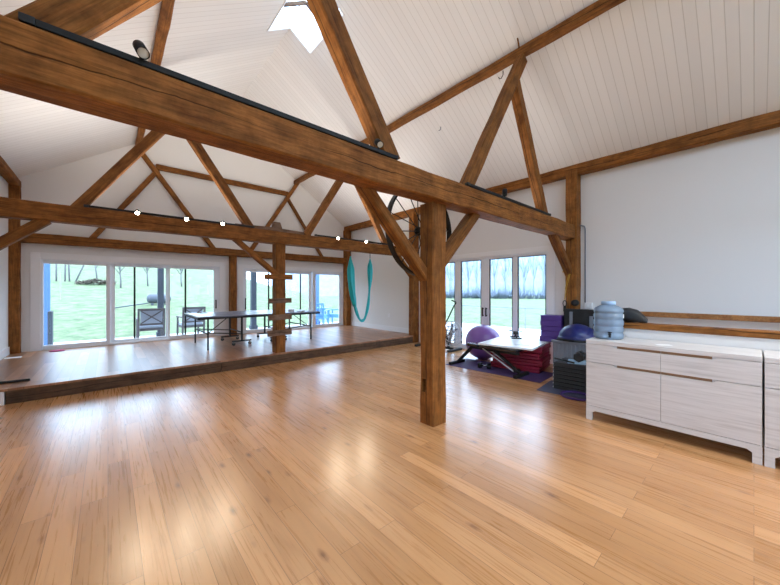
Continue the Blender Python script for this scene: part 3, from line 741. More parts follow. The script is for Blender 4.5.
# faint moulded rings
prof = [(r*(1+(.006 if 4 < i < len(prof)-3 and i % 4 == 0 else 0)), z) for i, (r, z) in enumerate(prof)]+[(0, 2*rb)]
b.lathe(prof, 48); b.build('ball_skin', M['purpleball'], bl)
b = MB(); b.cyl((0, 0, 0), (0, 0, .006), .012, 12); o = b.build('valve_plug', M['paper'], bl, loc=(-.33, .05, rb)); o.rotation_euler = (0, -PI/2, 0)

# weight bench
wbn = thing('weight_bench', 'flat black padded weight bench on the purple mat', 'weight bench', loc=(5.05, 3.02, 0.006))
MB().cbox((0, .34, .415), (.26, .22, .055)).build('seat_pad', M['padtop'] if 'padtop' in M else M['rubber'], wbn, .018, seg=3)
MB().cbox((0, -.15, .415), (.27, .70, .055)).build('back_pad', M['padtop'], wbn, .018, seg=3)
b = MB(); b.bar((0, .44, .36), (0, -.48, .36), .05, .05); b.bar((0, .42, .36), (0, .74, .03), .05, .05); b.bar((-.02, -.05, .36), (-.02, -.50, .05), .04, .04); b.build('bench_frame', M['black'], wbn, .004)
for sx in (-.06, .06): MB().bar((sx, .16, .37), (sx, -.42, .07), .022, .012).build('adjust_bar', M['fanwhite'], wbn)
for y in (.76, -.52):
    MB().bar((-.20, y, .025), (.20, y, .025), .05, .05).build('bench_foot', M['black'], wbn, .006)
    for sx in (-.205, .205): MB().cbox((sx, y, .027), (.03, .06, .054)).build('foot_cap', M['rubber'], wbn, .006)
MB().cyl((-.07, -.44, .08), (.07, -.44, .08), .025, 12).build('pivot', M['blackplastic'], wbn)

# folded crimson mats, white board on top
am = math.radians(14)
for k in range(4):
    r = thing('folded_mat', ('crimson folded gym mat at the bottom of its stack', 'crimson folded gym mat second from the floor', 'crimson folded gym mat third from the floor', 'crimson folded gym mat on top, under the white board')[k], 'gym mat', loc=(5.72+.012*math.sin(k*2.3), 2.86+.012*math.cos(k*3.1), k*.1125), rz=.19+(.02 if k % 2 else -.015), group='stacked crimson mats')
    for q in (0, 1): MB().box((-.38, -.44, .0075+q*.0525), (.38, .40, .059+q*.0525)).build('mat_leaf', M['red'], r, .014, seg=3)
wbd = thing('white_board', 'white panel with a slot handle lying on the crimson mats', 'panel', loc=(5.66, 2.87, .4575), rz=.16)
b = MB(); X0, X1, Y0, Y1 = -.74, .47, -.46, .44
sx0, sx1, sy0, sy1 = -.50, -.45, -.34, -.06
for lo, hi in (((X0, Y0), (sx0, Y1)), ((sx1, Y0), (X1, Y1)), ((sx0, Y0), (sx1, sy0)), ((sx0, sy1), (sx1, Y1))): b.box((*lo, 0), (*hi, .03))
bmesh.ops.remove_doubles(b.b, verts=b.b.verts, dist=1e-5)
b.build('panel_sheet', M['whiteboard'], wbd)
MB().box((sx0, sy0, .001), (sx1, sy1, .004)).build('slot_lining', M['greyplastic'], wbd)
# small pedal exerciser on the board
pe = thing('pedal_exerciser', 'small black pedal exerciser on the white panel', 'exerciser', loc=(5.93, 3.05, .488), rz=.6)
b = MB(); b.bar((-.12, -.09, .01), (-.12, .09, .01), .022, .02); b.bar((.12, -.09, .01), (.12, .09, .01), .022, .02); b.bar((-.12, 0, .015), (0, 0, .10), .022, .022); b.bar((.12, 0, .015), (0, 0, .10), .022, .022); b.build('exerciser_frame', M['black'], pe)
MB().cyl((0, -.045, .10), (0, .045, .10), .034, 16).build('flywheel_hub', M['blackplastic'], pe)
for sg in (-1, 1):
    b = MB(); b.bar((0, sg*.05, .10), (sg*.08, sg*.05, .13), .016, .012); b.build('crank', M['chrome'], pe)
    MB().cbox((sg*.08, sg*.085, .13), (.07, .055, .018)).build('pedal', M['blackplastic'], pe, .004)

# dumbbells
def dumbbell(loc, rz, label, L=.16, r=.045, mat='rubber'):
    d = thing('dumbbell', label, 'dumbbell', loc=loc, rz=rz)
    for sg in (-1, 1):
        b = MB(); Mx = Matrix.Translation((sg*(L/2+.03), 0, r*.87)) @ Matrix.Rotation(PI/2, 4, 'Y')
        b.lathe([(0, -.035), (r*.85, -.035), (r, -.025), (r, .025), (r*.85, .035), (0, .035)], 6, Mx @ Matrix.Rotation(0, 4, 'Z'), False); b.build('weight_head', M[mat], d, .003)
    MB().cyl((-L/2, 0, r*.87), (L/2, 0, r*.87), .014, 12).build('grip', M['chrome'], d)
    return d
dumbbell((5.08, 3.20, .012), 1.9, 'black dumbbell on the purple mat under the bench', .10, .05)
dumbbell((4.99, 1.62, .416), .15, 'black hexagonal dumbbell on the step stack', .10, .07)

# step stack
for k in range(7):
    st = thing('step_platform', ('bottom', 'second lowest', 'third lowest', 'middle', 'third highest', 'second highest', 'topmost')[k]+' black step platform of the stack beside the sideboard', 'step platform', loc=(5.04, 1.68, .007+k*.054), rz=.06, group='stacked black step platforms')
    b = MB(); b.prism([(-.24, 0), (.24, 0), (.225, .046), (-.225, .046)], 'y', -.235, .235); b.build('step_body', M['rubber'], st, .006)
    MB().box((-.215, -.22, .046), (.215, .22, .053)).build('step_tread', M['stepgrey'] if k == 6 else M['blackplastic'], st, .002)
    for dx in (-.14, 0, .14):
        pass
    tag(MB().box((-.238, .2355, .012), (-.18, .239, .03)).build('step_lug', M['paper'], st), 'pale end lug')
o = MB().cbox((0, 0, .006), (.30, .22, .012)).build('folded_towel', M['towel'], loc=(4.99, 1.66, .3862), bev=.005); o.rotation_euler = (0, 0, .3); tag(o, 'pale blue towel folded on top of the step stack', 'towel')
rod = MB().cyl((-.16, 0, 0), (.16, 0, 0), .012, 10).build('resistance_bar', M['black'], loc=(4.86, 1.78, .4115)); rod.rotation_euler = (0, 0, 1.2); tag(rod, 'short black bar lying across the step stack', 'exercise bar')
b = MB(); b.tube([(.17*math.cos(k*PI/20), .17*math.sin(k*PI/20), 0) for k in range(40)], .014, 10, closed=True)
o = b.build('exercise_ring', M['purple'], loc=(4.62, 1.55, .0215)); tag(o, 'purple exercise ring on the floor by the step stack', 'exercise ring')

# grey ribbed crate with the blue balance dome
cr = thing('storage_crate', 'grey ribbed storage crate behind the step stack', 'crate', loc=(5.55, 1.86, 0))
b = MB(); b.box((-.2, -.27, 0), (.2, .27, .012)); b.box((-.2, -.27, .012), (-.185, .27, .62)); b.box((.185, -.27, .012), (.2, .27, .62)); b.box((-.185, -.27, .012), (.185, -.255, .62)); b.box((-.185, .255, .012), (.185, .27, .62)); b.build('crate_body', M['greyplastic'], cr, .006)
b = MB()
for k in range(9):
    y = -.24+k*.06; b.box((-.214, y-.012, .03), (-.2, y+.012, .57))
b.build('rib', M['greyplastic'], cr, .004)
MB().box((-.225, -.285, .585), (-.2, .285, .62)).build('crate_rim', M['greyplastic'], cr, .005)
MB().box((-.184, -.254, .56), (.184, .254, .60)).build('crate_lid', M['greyplastic'], cr, .004)
bd = thing('balance_trainer', 'blue half dome balance trainer on the grey crate', 'balance trainer', loc=(5.56, 1.84, .621))
b = MB(); b.lathe([(0, 0), (.27, 0), (.285, .01), (.285, .028), (.27, .035), (0, .035)], 48); b.build('trainer_base', M['black'], bd)
b = MB(); b.lathe([(.268, .035), (.27, .05)]+[(.262*math.cos(t), .05+.205*math.sin(t)) for t in [PI/2*k/16 for k in range(17)]], 48); b.build('dome', M['blue'], bd)
# big black folded mat standing against the post wall
pn = thing('folded_mat', 'large black folding mat with grey straps standing behind the blue dome', 'gym mat', loc=(6.06, 1.84, 0))
for k in range(3): MB().box((-.055+k*.045, -.37, 0), (-.055+k*.045+.043, .37, 1.085)).build('mat_panel', M['rubber'], pn, .01)
for y, za, zb in ((.245, .80, 1.04), (-.06, .78, .98)): tag(MB().box((-.068, y-.025, za), (-.057, y+.025, zb)).build('strap', M['greyplastic'], pn, .003), 'grey carrying strap')

# stack of purple blocks standing on the white panel corner
for k in range(5):
    dx, dy = ((0, .02), (.0, -.005), (.01, 0), (-.005, .004), (0, 0))[k]
    o = MB().box((-.13, -.17, 0), (.13, .17, .094)).build('foam_block', M['purple'], loc=(6.05+dx, 2.41+dy, .488+k*.0945), bev=.008)
    o.rotation_euler = (0, 0, .12)
    tag(o, ('lowest', 'second lowest', 'middle', 'second highest', 'topmost')[k]+' purple foam block in the stack by the glass door', 'foam block', group='stacked purple blocks')

# things on the wall post
MB2 = thing('resistance_band', 'yellow resistance band looped on the wall post', 'resistance band', loc=(6.15, 2.19, 1.24))
b = MB(); b.tube(smooth([(0, .055, 0), (0, .035, .25), (0, -.03, .49), (0, -.045, .50), (0, -.04, .47), (0, .02, .22), (0, .048, .0)], 6), .008, 6, flat=.5); b.build('band_loop', M['yellow'], MB2)
b = MB(); b.cyl((0, .09, .50), (0, -.05, .505), .009, 8); b.build('band_handle', M['yellow'], MB2)
o = MB(); o.lathe([(0, -.05), (.04, -.05), (.055, -.035), (.058, 0), (.055, .035), (.04, .05), (0, .05)], 24, Matrix.Rotation(PI/2, 4, 'Y')); o = o.build('wall_speaker', M['black'], loc=(6.115, 2.06, 1.19)); tag(o, 'round black speaker fixed low on the wall post', 'speaker')
hk = thing('strap_anchor', 'black strap anchor hanging beside the yellow band', 'strap anchor', loc=(6.13, 2.235, 1.09))
b = MB(); b.tube([(0, .03*math.cos(a*PI/8), .085+.05*math.sin(a*PI/8)) for a in range(16)], .008, 8, closed=True); b.build('anchor_ring', M['black'], hk)
MB().box((-.012, -.02, -.06), (.012, .02, .04)).build('anchor_strap', M['black'], hk)
cd = thing('cable_conduit', 'thin grey cable conduit running down beside the wall post', 'conduit', loc=(6.375, 1.985, 1.18))
MB().cyl((0, 0, 0), (0, 0, 1.33), .010, 10).build('conduit_pipe', M['greyplastic'], cd)
MB().tube([(0, 0, 1.33), (0, .01, 1.37), (0, .06, 1.39), (-.06, .1, 1.39)], .010, 8).build('conduit_bend', M['greyplastic'], cd)
so = thing('wall_switch', 'small white electrical box on the wall beside the post', 'switch box', loc=(6.375, 1.93, 1.08))
MB().box((-.03, -.06, 0), (.015, .06, .11)).build('switch_box', M['trim'], so, .004); MB().box((-.036, -.015, .035), (-.03, .015, .075)).build('switch_toggle', M['paper'], so)
ol = thing('wall_outlet', 'small white wall outlet on the stage wall beyond the silk', 'outlet', loc=(6.384, 7.3, .60))
MB().box((-.005, -.035, 0), (.006, .035, .115)).build('outlet_plate', M['trim'], ol, .002)
for z in (.035, .08): MB().box((-.007, -.014, z-.014), (-.005, .014, z+.014)).build('outlet_socket', M['paper'], ol)

# hooks on the purlin / ceiling
hk = thing('ceiling_hook', 'small metal screw hook under the purlin by the ceiling struts', 'hook', loc=(4.40, 2.46, 4.665))
b = MB(); b.tube([(0,0,.0),(0,0,-.06),(0,.03,-.10),(0,.06,-.09),(0,.07,-.06)], .006, 6); b.build('hook_wire', M['iron'], hk)
hk = thing('ceiling_hook', 'tiny dark hook on the white ceiling boards below the purlin', 'hook', loc=(4.84, 4.01, roofz(4.84)))
b = MB(); b.tube([(0,0,.0),(0,0,-.03),(0,.025,-.06),(0,.05,-.05)], .008, 6); b.build('hook_wire', M['greyplastic'], hk)
hk = thing('timber_peg', 'wooden peg standing above the purlin where the struts meet', 'peg', loc=(4.36, 2.19, PZ+.03))
MB().cyl((0,0,0), (-.05, .0, .13), .011, 8).build('peg_shaft', M['rafter'], hk)

# ------------------------------------------------------------------ ping pong table
T = thing('ping_pong_table', 'grey blue folding ping pong table on the stage', 'ping pong table', loc=(2.66, 7.96, ST))
zt0 = .69; TW = .76; 
for sg in (-1, 1):
    a, c = (.012, 1.34) if sg > 0 else (-1.34, -.012)
    tp = MB().box((a, -TW, zt0-.022), (c, TW, zt0)).build('table_half', M['ppt'], T, .003)
    b = MB(); e = .0012
    b.box((a, -TW, zt0), (c, -TW+.02, zt0+e)); b.box((a, TW-.02, zt0), (c, TW, zt0+e)); b.box((a, -.004, zt0), (c, .004, zt0+e))
    xe = c-.02 if sg > 0 else a; b.box((xe, -TW+.02, zt0), (xe+.02, TW-.02, zt0+e)); b.build('boundary_line', M['paper'], tp)
    b = MB()
    for y in (-TW+.012, TW-.012): b.bar((a, y, zt0-.041), (c, y, zt0-.041), .02, .036)
    for x in (a+.012, c-.012): b.bar((x, -TW+.03, zt0-.041), (x, TW-.03, zt0-.041), .02, .036)
    b.build('apron_frame', M['black'], T)
    xo = sg*1.14
    for y in (-.66, .60): MB().bar((xo, y, zt0-.06), (xo, y, 0), .028, .028, (0,1,0)).build('leg', M['black'], T)
    MB().bar((xo, -.65, .33), (xo, .59, .33), .022).build('leg_brace', M['black'], T)
    xi = sg*.42
    for y in (-.42, .50):
        MB().bar((xi, y, zt0-.06), (xi, y, .10), .034, .034, (0,1,0)).build('inner_leg', M['black'], T)
        ft = MB().bar((xi-.20, y, .095), (xi+.20, y, .095), .03, .03).build('foot_bar', M['black'], T)
        for dx in (-.17, .17):
            b = MB(); b.cyl((xi+dx, y-.012, .035), (xi+dx, y+.012, .035), .034, 16); cs = b.build('caster', M['rubber'], ft)
            b = MB(); b.bar((xi+dx, y-.018, .035), (xi+dx, y-.018, .085), .012, .004, (0,1,0)); b.bar((xi+dx, y+.018, .035), (xi+dx, y+.018, .085), .012, .004, (0,1,0)); b.build('fork', M['chrome'], cs)
    for y in (-.42, .50): MB().bar((xi, y, .25), (xo, y, .33), .02).build('side_rail', M['black'], T)
    MB().bar((xi, -.42, .28), (xi, .50, .28), .022).build('cross_rail', M['black'], T)
    MB().bar((xo-sg*.02, -.55, .33), (xo-sg*.40, -.5, zt0-.06), .014).build('stay', M['black'], T)
def paddle(loc, rz, label):
    p = thing('table_tennis_bat', label, 'bat', loc=loc, rz=rz)
    b = MB(); b.lathe([(0, 0), (.075, 0), (.075, .006), (0, .006)], 28); b.build('bat_face', M['black'], p)
    MB().box((.07, -.013, -.0), (.17, .013, .02)).build('bat_handle', M['rail'], p, .005)
    return p
paddle((3.55, 7.40, ST+zt0+.002), .3, 'black table tennis bat on the table end near the silk')
paddle((1.66, 8.40, ST+zt0+.002), 2.2, 'black table tennis bat on the table end by the chairs outside')
o = MB().cbox((0,0,.03), (.12, .09, .06)).build('ball_box', M['trim'], loc=(3.40, 7.55, ST+zt0+.0015), bev=.004); tag(o, 'small white box on the ping pong table', 'box')

# ------------------------------------------------------------------ fan bike half hidden by the post
F = thing('exercise_bike', 'fan exercise bike by the glass door, mostly behind the lone post', 'exercise bike', loc=(6.02, 5.04, 0))
b = MB()
b.bar((0, -.43, .05), (0, .52, .06), .06, .05); b.bar((0, .20, .06), (0, .36, .62), .05, .05, (1,0,0)); b.bar((0, -.30, .06), (0, -.12, .72), .05, .05, (1,0,0)); b.bar((0, -.14, .50), (0, .26, .32), .045, .045); b.build('bike_frame', M['black'], F, .006)
for y in (-.47, .56): MB().bar((-.25, y, .03), (.25, y, .03), .06, .05).build('bike_foot', M['black'], F, .008)
b = MB()
fy = -.36; fz = .40; fr = .28
for r_ in (fr, fr*.62, fr*.3): b.tube([(-.06, fy+r_*math.cos(k*PI/24), fz+r_*math.sin(k*PI/24)) for k in range(48)], .009, 6, closed=True); b.tube([(.06, fy+r_*math.cos(k*PI/24), fz+r_*math.sin(k*PI/24)) for k in range(48)], .009, 6, closed=True)
for k in range(14):
    a = k*2*PI/14
    for x in (-.06, .06): b.cyl((x, fy+.03*math.cos(a), fz+.03*math.sin(a)), (x, fy+fr*math.cos(a), fz+fr*math.sin(a)), .005, 6)
b.build('fan_cage', M['fanwhite'], F)
b = MB()
for k in range(8):
    a = k*2*PI/8+.2; b.bar((0, fy+.04*math.cos(a), fz+.04*math.sin(a)), (0, fy+(fr-.04)*math.cos(a), fz+(fr-.04)*math.sin(a)), .07, .004, (-math.sin(a)*0+.3, 0, 1))
b.cyl((-.05, fy, fz), (.05, fy, fz), .045, 16); b.build('fan_blades', M['greyplastic'], F)
for x in (-.16, .16):
    b = MB(); b.tube(smooth([(x, .12, .30), (x, -.14, .72), (x, -.30, 1.0), (x*1.3, -.34, 1.12), (x*1.3, -.22, 1.17)], 6), .016, 8); b.build('arm_lever', M['black'], F)
b = MB(); b.box((-.06, -.17, .74), (.06, -.13, .90)); b.build('console', M['blackplastic'], F, .01)
b = MB(); b.tube([(0, .36, .60), (0, .39, .80)], .018, 10); b.build('seat_post', M['chrome'], F)
b = MB(); b.prism([(-.03, .20), (.03, .20), (.06, .38), (.12, .46), (.12, .52), (-.12, .52), (-.12, .46), (-.06, .38)], 'z', .80, .87); b.build('saddle', M['rubber'], F, .02, seg=3)
for sg in (-1, 1):
    b = MB(); b.bar((sg*.06, .06, .32), (sg*.06, .06+sg*.15, .32-.04), .02, .016); b.build('crank', M['chrome'], F)
    MB().cbox((sg*.12, .06+sg*.15, .28), (.09, .08, .025)).build('pedal', M['blackplastic'], F, .004)

# ------------------------------------------------------------------ small things on the stage floor
p = MB().cyl((-.30, 0, 0), (.30, 0, 0), .016, 12).build('foam_pole', M['black'], loc=(-1.085, 6.44, ST+.0165)); p.rotation_euler = (0, 0, -.08); tag(p, 'thin black pole lying on the stage edge', 'pole')
o = MB(); o.lathe([(0, 0), (.11, 0), (.115, .012), (.08, .022), (0, .024)], 24); o = o.build('pink_cushion', M['pink'], loc=(-.76, 9.20, ST+.0005)); o.scale = (1, .6, 1); tag(o, 'small pink cushion on the stage before the first glass door', 'cushion')
o = MB().cbox((0,0,.004), (.2, .12, .008)).build('white_cloth', M['paper'], loc=(-1.28, 8.80, ST+.0005), bev=.003); tag(o, 'small white cloth on the stage by the corner post', 'cloth')

# ------------------------------------------------------------------ outside
def hill(x, y):
    z = -.22 + max(0, y-12.5)*.112 + (max(0, y-12.5)/40)**2*1.6
    s_ = max(0., min(1., (x-9)/14)); s_ = s_*s_*(3-2*s_)
    return z*(1-s_) + (-.22)*s_
b = MB(); xs = [-70+5*i for i in range(38)]; ys = [-60+5*i for i in range(14)]+[9.65+.0, 12.5]+[15+4*i for i in range(18)]
ys = sorted(set(ys)); g = {}
def land(x, y):
    if XL-.6 < x < XR+.6 and y < 9.8: return -.3
    return hill(x, y)
for i, x in enumerate(xs):
    for k, y in enumerate(ys): g[i, k] = b.b.verts.new((x, y, land(x, y)+.05*noise.noise((x*.3, y*.3, 0))*(1 if y > 14 else 0)-.03))
for i in range(len(xs)-1):
    for k in range(len(ys)-1):
        f = b.b.faces.new((g[i, k], g[i+1, k], g[i+1, k+1], g[i, k+1])); f.smooth = True
tag(b.build('ground_lawn', M['lawn']), 'pale green lawn rising behind the garden doors', 'lawn', kind='structure')
slab('porch_deck', (-3.0, YB+.15, -.12), (8.0, 12.3, .02), M['deck'], 'pale deck outside the garden doors', 'deck')
slab('patio_paving', (XR+.16, -4., -.16), (12.0, 9.6, -.05), M['patio'], 'pale patio outside the glass door behind the ball', 'patio')
# veranda columns
cols = [(-1.185, .15, 'column', 'blue veranda column outside the first garden door, by the corner'), (1.20, .15, 'darkcolumn', 'dark veranda post behind the cross backed chairs outside the first doors'), (3.93, .17, 'darkcolumn', 'dark veranda post seen through the second garden doors'), (6.46, .15, 'column', 'blue veranda column outside the pane nearest the silk')]
for x, w_, mt, lab in cols:
    c = thing('veranda_column', lab, 'column', loc=(x, 11.9, .02))
    MB().box((-w_/2, -w_/2, 0), (w_/2, w_/2, 2.5)).build('shaft', M[mt], c, .006)
    MB().box((-w_/2-.03, -w_/2-.03, 0), (w_/2+.03, w_/2+.03, .14)).build('plinth', M[mt], c, .006)
o = MB().box((-1.6, 11.82, 2.52), (8, 11.98, 2.72)).build('veranda_beam', M['trim']); tag(o, 'white veranda beam over the garden columns', 'beam', kind='structure')
o = MB().box((0, 0, 0), (.075, .3, .88)).build('planter_post', M['darkcolumn'], loc=(-1.10, 11.3, .02), bev=.01); tag(o, 'low dark blue box at the foot of the blue corner column', 'planter')

def patio_chair(frame, seat, name, label, cross=True, group=None):
    c = thing(name, label, 'chair', group=group)
    for x in (-.27, .27):
        MB().bar((x, -.26, 0), (x, -.24, .62), .045, .045, (0,1,0)).build('leg', frame, c, .004)
        MB().bar((x, .24, 0), (x, .33, .92), .045, .045, (0,1,0)).build('leg', frame, c, .004)
        MB().bar((x, -.29, .635), (x, .29, .635), .065, .03).build('arm', frame, c, .005)
    b = MB()
    for y in (-.24, .25): b.bar((-.27, y, .36), (.27, y, .36), .04, .06)
    for x in (-.25, .25): b.bar((x, -.24, .36), (x, .25, .36), .04, .06)
    b.build('seat_frame', frame, c)
    MB().box((-.25, -.26, .385), (.25, .24, .47)).build('seat', seat, c, .02, seg=3)
    b = MB(); b.bar((-.27, .326, .89), (.27, .326, .89), .04, .06); b.bar((-.27, .285, .50), (.27, .285, .50), .04, .05)
    if cross:
        b.bar((-.23, .325, .53), (.23, .345, .86), .025, .05, (0,1,0)); b.bar((-.23, .325, .86), (.23, .345, .53), .025, .05, (0,1,0))
    else:
        for k in range(5): b.bar((-.2+k*.1, .29, .52), (-.2+k*.1, .33, .90), .02, .075, (0,1,0))
    b.build('back_frame', frame, c)
    if cross: MB().box((-.235, .262, .50), (.235, .295, .87)).build('back_cushion', seat, c, .01)
    return c
pc = patio_chair(M['chairwood'], M['cushion'], 'patio_chair', 'cross backed patio chair seen through the middle pane of the first doors', group='cross backed patio chairs')
pc.location = (.86, 10.75, .02); pc.rotation_euler = (0, 0, PI)
dup(pc, (1.82, 10.9, .02), PI+.1, 'cross backed patio chair seen through the pane beside the ping pong table end', 'cross backed patio chairs')
bc = patio_chair(M['bluechair'], M['bluechair'], 'garden_chair', 'blue slatted garden chair by the blue veranda column', cross=False, group='blue garden chairs')
bc.location = (6.05, 10.95, .02); bc.rotation_euler = (0, 0, 2.3)
dup(bc, (6.85, 11.0, .02), 3.9, 'blue slatted garden chair seen through the pane nearest the silk', 'blue garden chairs')
bt = thing('garden_table', 'small pale round table between the blue garden chairs', 'table', loc=(6.48, 11.45, .02))
b = MB(); b.lathe([(0, .68), (.32, .68), (.33, .69), (.33, .70), (.32, .71), (0, .71)], 32); b.build('table_top', M['bluechair'], bt)
for k in range(3):
    a = k*2*PI/3; MB().bar((.08*math.cos(a), .08*math.sin(a), .68), (.25*math.cos(a), .25*math.sin(a), 0), .03).build('leg', M['bluechair'], bt)
# tank and pipe on the lawn
tk = thing('gas_tank', 'grey horizontal tank on the lawn behind the cross backed chairs', 'tank', loc=(1.97, 20.2, hill(1.97, 20.2)))
tk.scale = (.72,)*3
b = MB(); Mx = Matrix.Translation((0,0,.42)) @ Matrix.Rotation(PI/2, 4, 'Y')
b.lathe([(0,-.72),(.2,-.68),(.31,-.58),(.34,-.45),(.34,.45),(.31,.58),(.2,.68),(0,.72)], 28, Mx); b.build('tank_shell', M['tank'], tk)
for x in (-.4, .4): MB().box((x-.06, -.25, -.1), (x+.06, .25, .12)).build('tank_saddle', M['tank'], tk)
MB().cyl((0,0,.74), (0,0,.86), .12, 16).build('tank_dome', M['tank'], tk)
pi_ = thing('garden_pole', 'long thin pole lying on the lawn beside the grey tank', 'pole', loc=(.75, 19.2, hill(.75, 19.2)))
MB().cyl((-.62, -.4, .05), (.75, .6, .22), .03, 8).build('pole_shaft', M['tank'], pi_)

def branches(b, p, d, L, r, depth, rnd, spread=.6, seg=5):
    pts = [p]; q = V(p); dd = V(d)
    for k in range(3):
        dd = (dd+V((rnd.uniform(-.14, .14), rnd.uniform(-.14, .14), rnd.uniform(-.02, .12)))).normalized(); q = q+dd*(L/3); pts.append(q.copy())
    b.tube(pts, [r, r*.85, r*.7, r*.5], seg, cap=False)
    if depth > 0:
        for k in range(rnd.randint(3, 4)):
            s_ = rnd.choice((1, 2, 3)) if depth < 2 else rnd.choice((2, 3))
            nd = (dd+V((rnd.uniform(-1, 1), rnd.uniform(-1, 1), rnd.uniform(-.1, .7)))*spread).normalized()
            branches(b, pts[s_], nd, L*rnd.uniform(.5, .72), r*.5, depth-1, rnd, spread, max(3, seg-1))
def bare_tree(label, h, seed, mat, r, depth=3, group=None, name='bare_tree', spr=1.):
    rnd = random.Random(seed); t = thing(name, label, 'tree', group=group)
    b = MB(); b.tube([(0,0,-.3), (.02,0,h*.2), (0,.03,h*.42)], [r*1.2, r, r*.8], 7); b.build('trunk', M[mat], t)
    b = MB()
    for k in range(4):
        a = k*PI/2+rnd.uniform(-.4, .4)
        branches(b, (0, .02, h*(.30+.04*k)), V((math.cos(a)*.6*spr, math.sin(a)*.6*spr, .9)).normalized(), h*.3*(.55+.45*spr), r*.55, depth-1, rnd, .6*spr)
    branches(b, (0, .03, h*.41), V((.05, 0, 1)), h*.34, r*.7, depth, rnd, .6*spr)
    b.build('branches', M[mat], t)
    return t
tx = [(-.57, 30., 2.9, 'bare young tree on the lawn seen through the first pane'), (.62, 27., 2.4, 'bare young tree behind the black screen edge of the middle pane'), (2.1, 28., 2.6, 'bare slender tree on the lawn above the grey tank'), (4.1, 28., 2.7, 'bare leaning tree on the lawn by the second screen edge')]
for i, (x, y, h_, lab) in enumerate(tx):
    t = bare_tree(lab, h_, 5+i, 'bark', .045, 2); t.location = (x, y, hill(x, y)); t.rotation_euler = (0, .06*(i-1.5), i*1.3)
for i, (x, ln, lab) in enumerate(((-2.52, 0., 'first thin stake from the blue column on the lawn'), (-2.13, .02, 'second thin stake from the blue column on the lawn'), (-1.90, -.04, 'third thin stake from the blue column on the lawn'), (-1.75, .42, 'leaning stake at the end of the row on the lawn'))):
    o = MB().cyl((0, 0, -.3), (ln*1.7, 0, 1.75), .045, 8).build('garden_stake', M['bark'], loc=(x, 30, hill(x, 30)-.1)); tag(o, lab, 'stake', 'stakes on the lawn')
rnd = random.Random(3)
b = MB()
for k in range(260):
    x, y = max(-.9, min(.9, rnd.gauss(0, .5))), max(-.5, min(.5, rnd.gauss(0, .25))); z = max(0, .32-abs(x)*.22)*rnd.random()
    d = V((rnd.uniform(-1, 1), rnd.uniform(-1, 1), rnd.uniform(-.25, .35))).normalized()*rnd.uniform(.12, .3)
    b.cyl(V((x, y, z))-d*.5, V((x, y, z+.05))+d*.5, .02, 5)
br_ = tag(b.build('brush_pile', M['brush'], loc=(-.6, 28.6, hill(-.6, 28.6))), 'low heap of brushwood under the bare young tree', 'brush', kind='stuff')

# wire railing along the patio
rl = thing('patio_railing', 'thin metal railing along the patio edge outside the long wall', 'railing', loc=(11.5, 4, -.05))
MB().bar((0, -6, .81), (0, 5.5, .81), .035, .03).build('top_rail', M['greyplastic'], rl)
for k in range(7): MB().cyl((0, -5+k*1.57+.27, 0), (0, -5+k*1.57+.27, .8), .016, 8).build('railing_post', M['greyplastic'], rl)
b = MB()
for z in (.2, .4, .6): b.bar((0, -6, z), (0, 5.5, z), .006)
b.build('wire', M['greyplastic'], rl)

# wooded rise closing the view beyond the field
b = MB(); g = {}
aa = [math.radians(-6+3*k) for k in range(26)]; dd = [(112, -1.), (118, 6.), (126, 12.), (138, 20.), (155, 30.)]
for i, a in enumerate(aa):
    for k, (d, z) in enumerate(dd):
        g[i, k] = b.b.verts.new((d*math.cos(a), d*math.sin(a), z+(1.6*noise.noise((i*.5, k, 3)) if k else 0)))
for i in range(len(aa)-1):
    for k in range(len(dd)-1):
        f = b.b.faces.new((g[i, k], g[i+1, k], g[i+1, k+1], g[i, k+1])); f.smooth = True
tag(b.build('wooded_hill', plain('mist_tinted_woodland', (128, 140, 156), .95, var=.3, scale=.6)), 'mist-tinted wooded rise beyond the field', 'hill', kind='structure')  # mist is painted into the pale hill colour
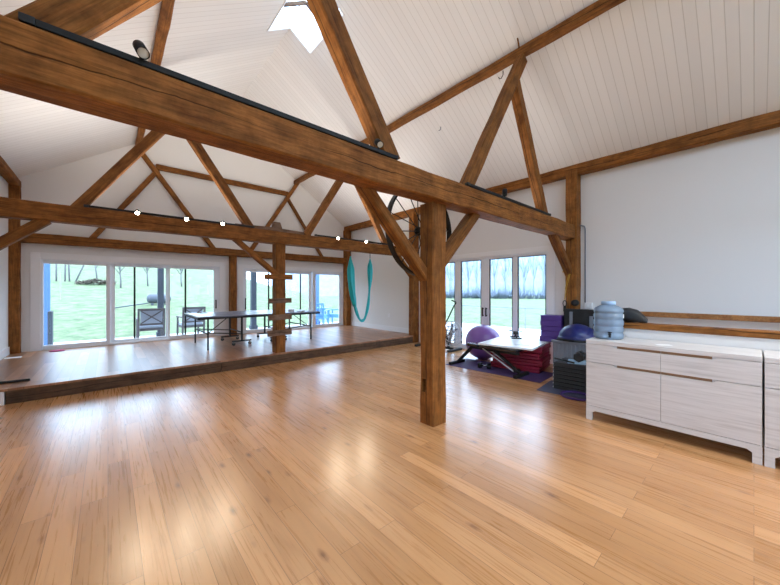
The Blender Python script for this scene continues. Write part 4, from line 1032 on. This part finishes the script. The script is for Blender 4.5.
# woodland edge beyond the field
protos = [bare_tree('tall bare tree in the haze-tinted woodland edge beyond the patio', h_, 20+i, 'twig', .11, 3, 'bare trees at the woodland edge', spr=.5) for i, h_ in enumerate((13., 15., 14.))]
spots = []
rnd = random.Random(8)
for row in range(5):
    for k in range(30):
        a = math.radians(8+k*3.0+row*1.5+rnd.uniform(-.2, .2))
        if a > 1.0: continue
        d = 80+row*6.5+rnd.uniform(-1, 1); spots.append((d*math.cos(a), d*math.sin(a)))
spots = [s_ for s_ in spots if s_[0] > 34]
for i, (x, y) in enumerate(spots):
    if i < 3:
        t = protos[i]; t.location = (x, y, hill(x, y)); t.rotation_euler = (0, 0, rnd.uniform(0, 6))
    else: dup(protos[i % 3], (x, y, hill(x, y)), rnd.uniform(0, 6), scale=rnd.uniform(.8, 1.0))
b = MB()
for k in range(420):
    a = math.radians(rnd.uniform(6, 56)); d = rnd.uniform(71, 75); h_ = rnd.uniform(.8, 3.0); x, y = d*math.cos(a), d*math.sin(a)
    if x < 22: continue
    for q in range(5): b.cyl((x, y, hill(x, y)-.2), (x+rnd.uniform(-1.4, 1.4), y+rnd.uniform(-1.4, 1.4), hill(x, y)+h_), .06, 3, .02)
tag(b.build('undergrowth_thicket', M['twig']), 'haze-tinted bare undergrowth below the woodland edge', 'undergrowth', kind='stuff')

# ------------------------------------------------------------------ daylight
wd = bpy.data.worlds.new('overcast'); SC.world = wd; wd.use_nodes = True
nt = wd.node_tree; nt.nodes.clear()
o = nt.nodes.new('ShaderNodeOutputWorld'); bgd = nt.nodes.new('ShaderNodeBackground'); nt.links.new(bgd.outputs[0], o.inputs[0])
tc = nt.nodes.new('ShaderNodeTexCoord'); sx = nt.nodes.new('ShaderNodeSeparateXYZ'); nt.links.new(tc.outputs['Generated'], sx.inputs[0])
r = ramp(nt.nodes, [(0., (.52, .74, 1.0)), (.5, (.54, .75, 1.0)), (1., (.59, .78, 1.0))]); nt.links.new(sx.outputs['Z'], r.inputs[0]); nt.links.new(r.outputs[0], bgd.inputs['Color'])
bgd.inputs['Strength'].default_value = 8.8

# ------------------------------------------------------------------ camera
cam = bpy.data.cameras.new('camera'); co = bpy.data.objects.new('camera', cam); COL.objects.link(co)
cam.sensor_width = 36; cam.lens = 320.4/780*36; cam.shift_y = -1.7/780; cam.clip_start = .05; cam.clip_end = 400
co.location = (0, 0, 1.4); co.rotation_euler = (PI/2, 0, math.radians(48.64-90))
SC.camera = co
vs = SC.view_settings; vs.view_transform = 'Standard'; vs.look = 'None'; vs.exposure = -.12; vs.gamma = 1.; vs.use_curve_mapping = False
cy = SC.cycles
cy.use_denoising = True; cy.max_bounces = 12; cy.diffuse_bounces = 8; cy.glossy_bounces = 5; cy.transparent_max_bounces = 16; cy.sample_clamp_indirect = 6.
cy.caustics_reflective = False; cy.caustics_refractive = False
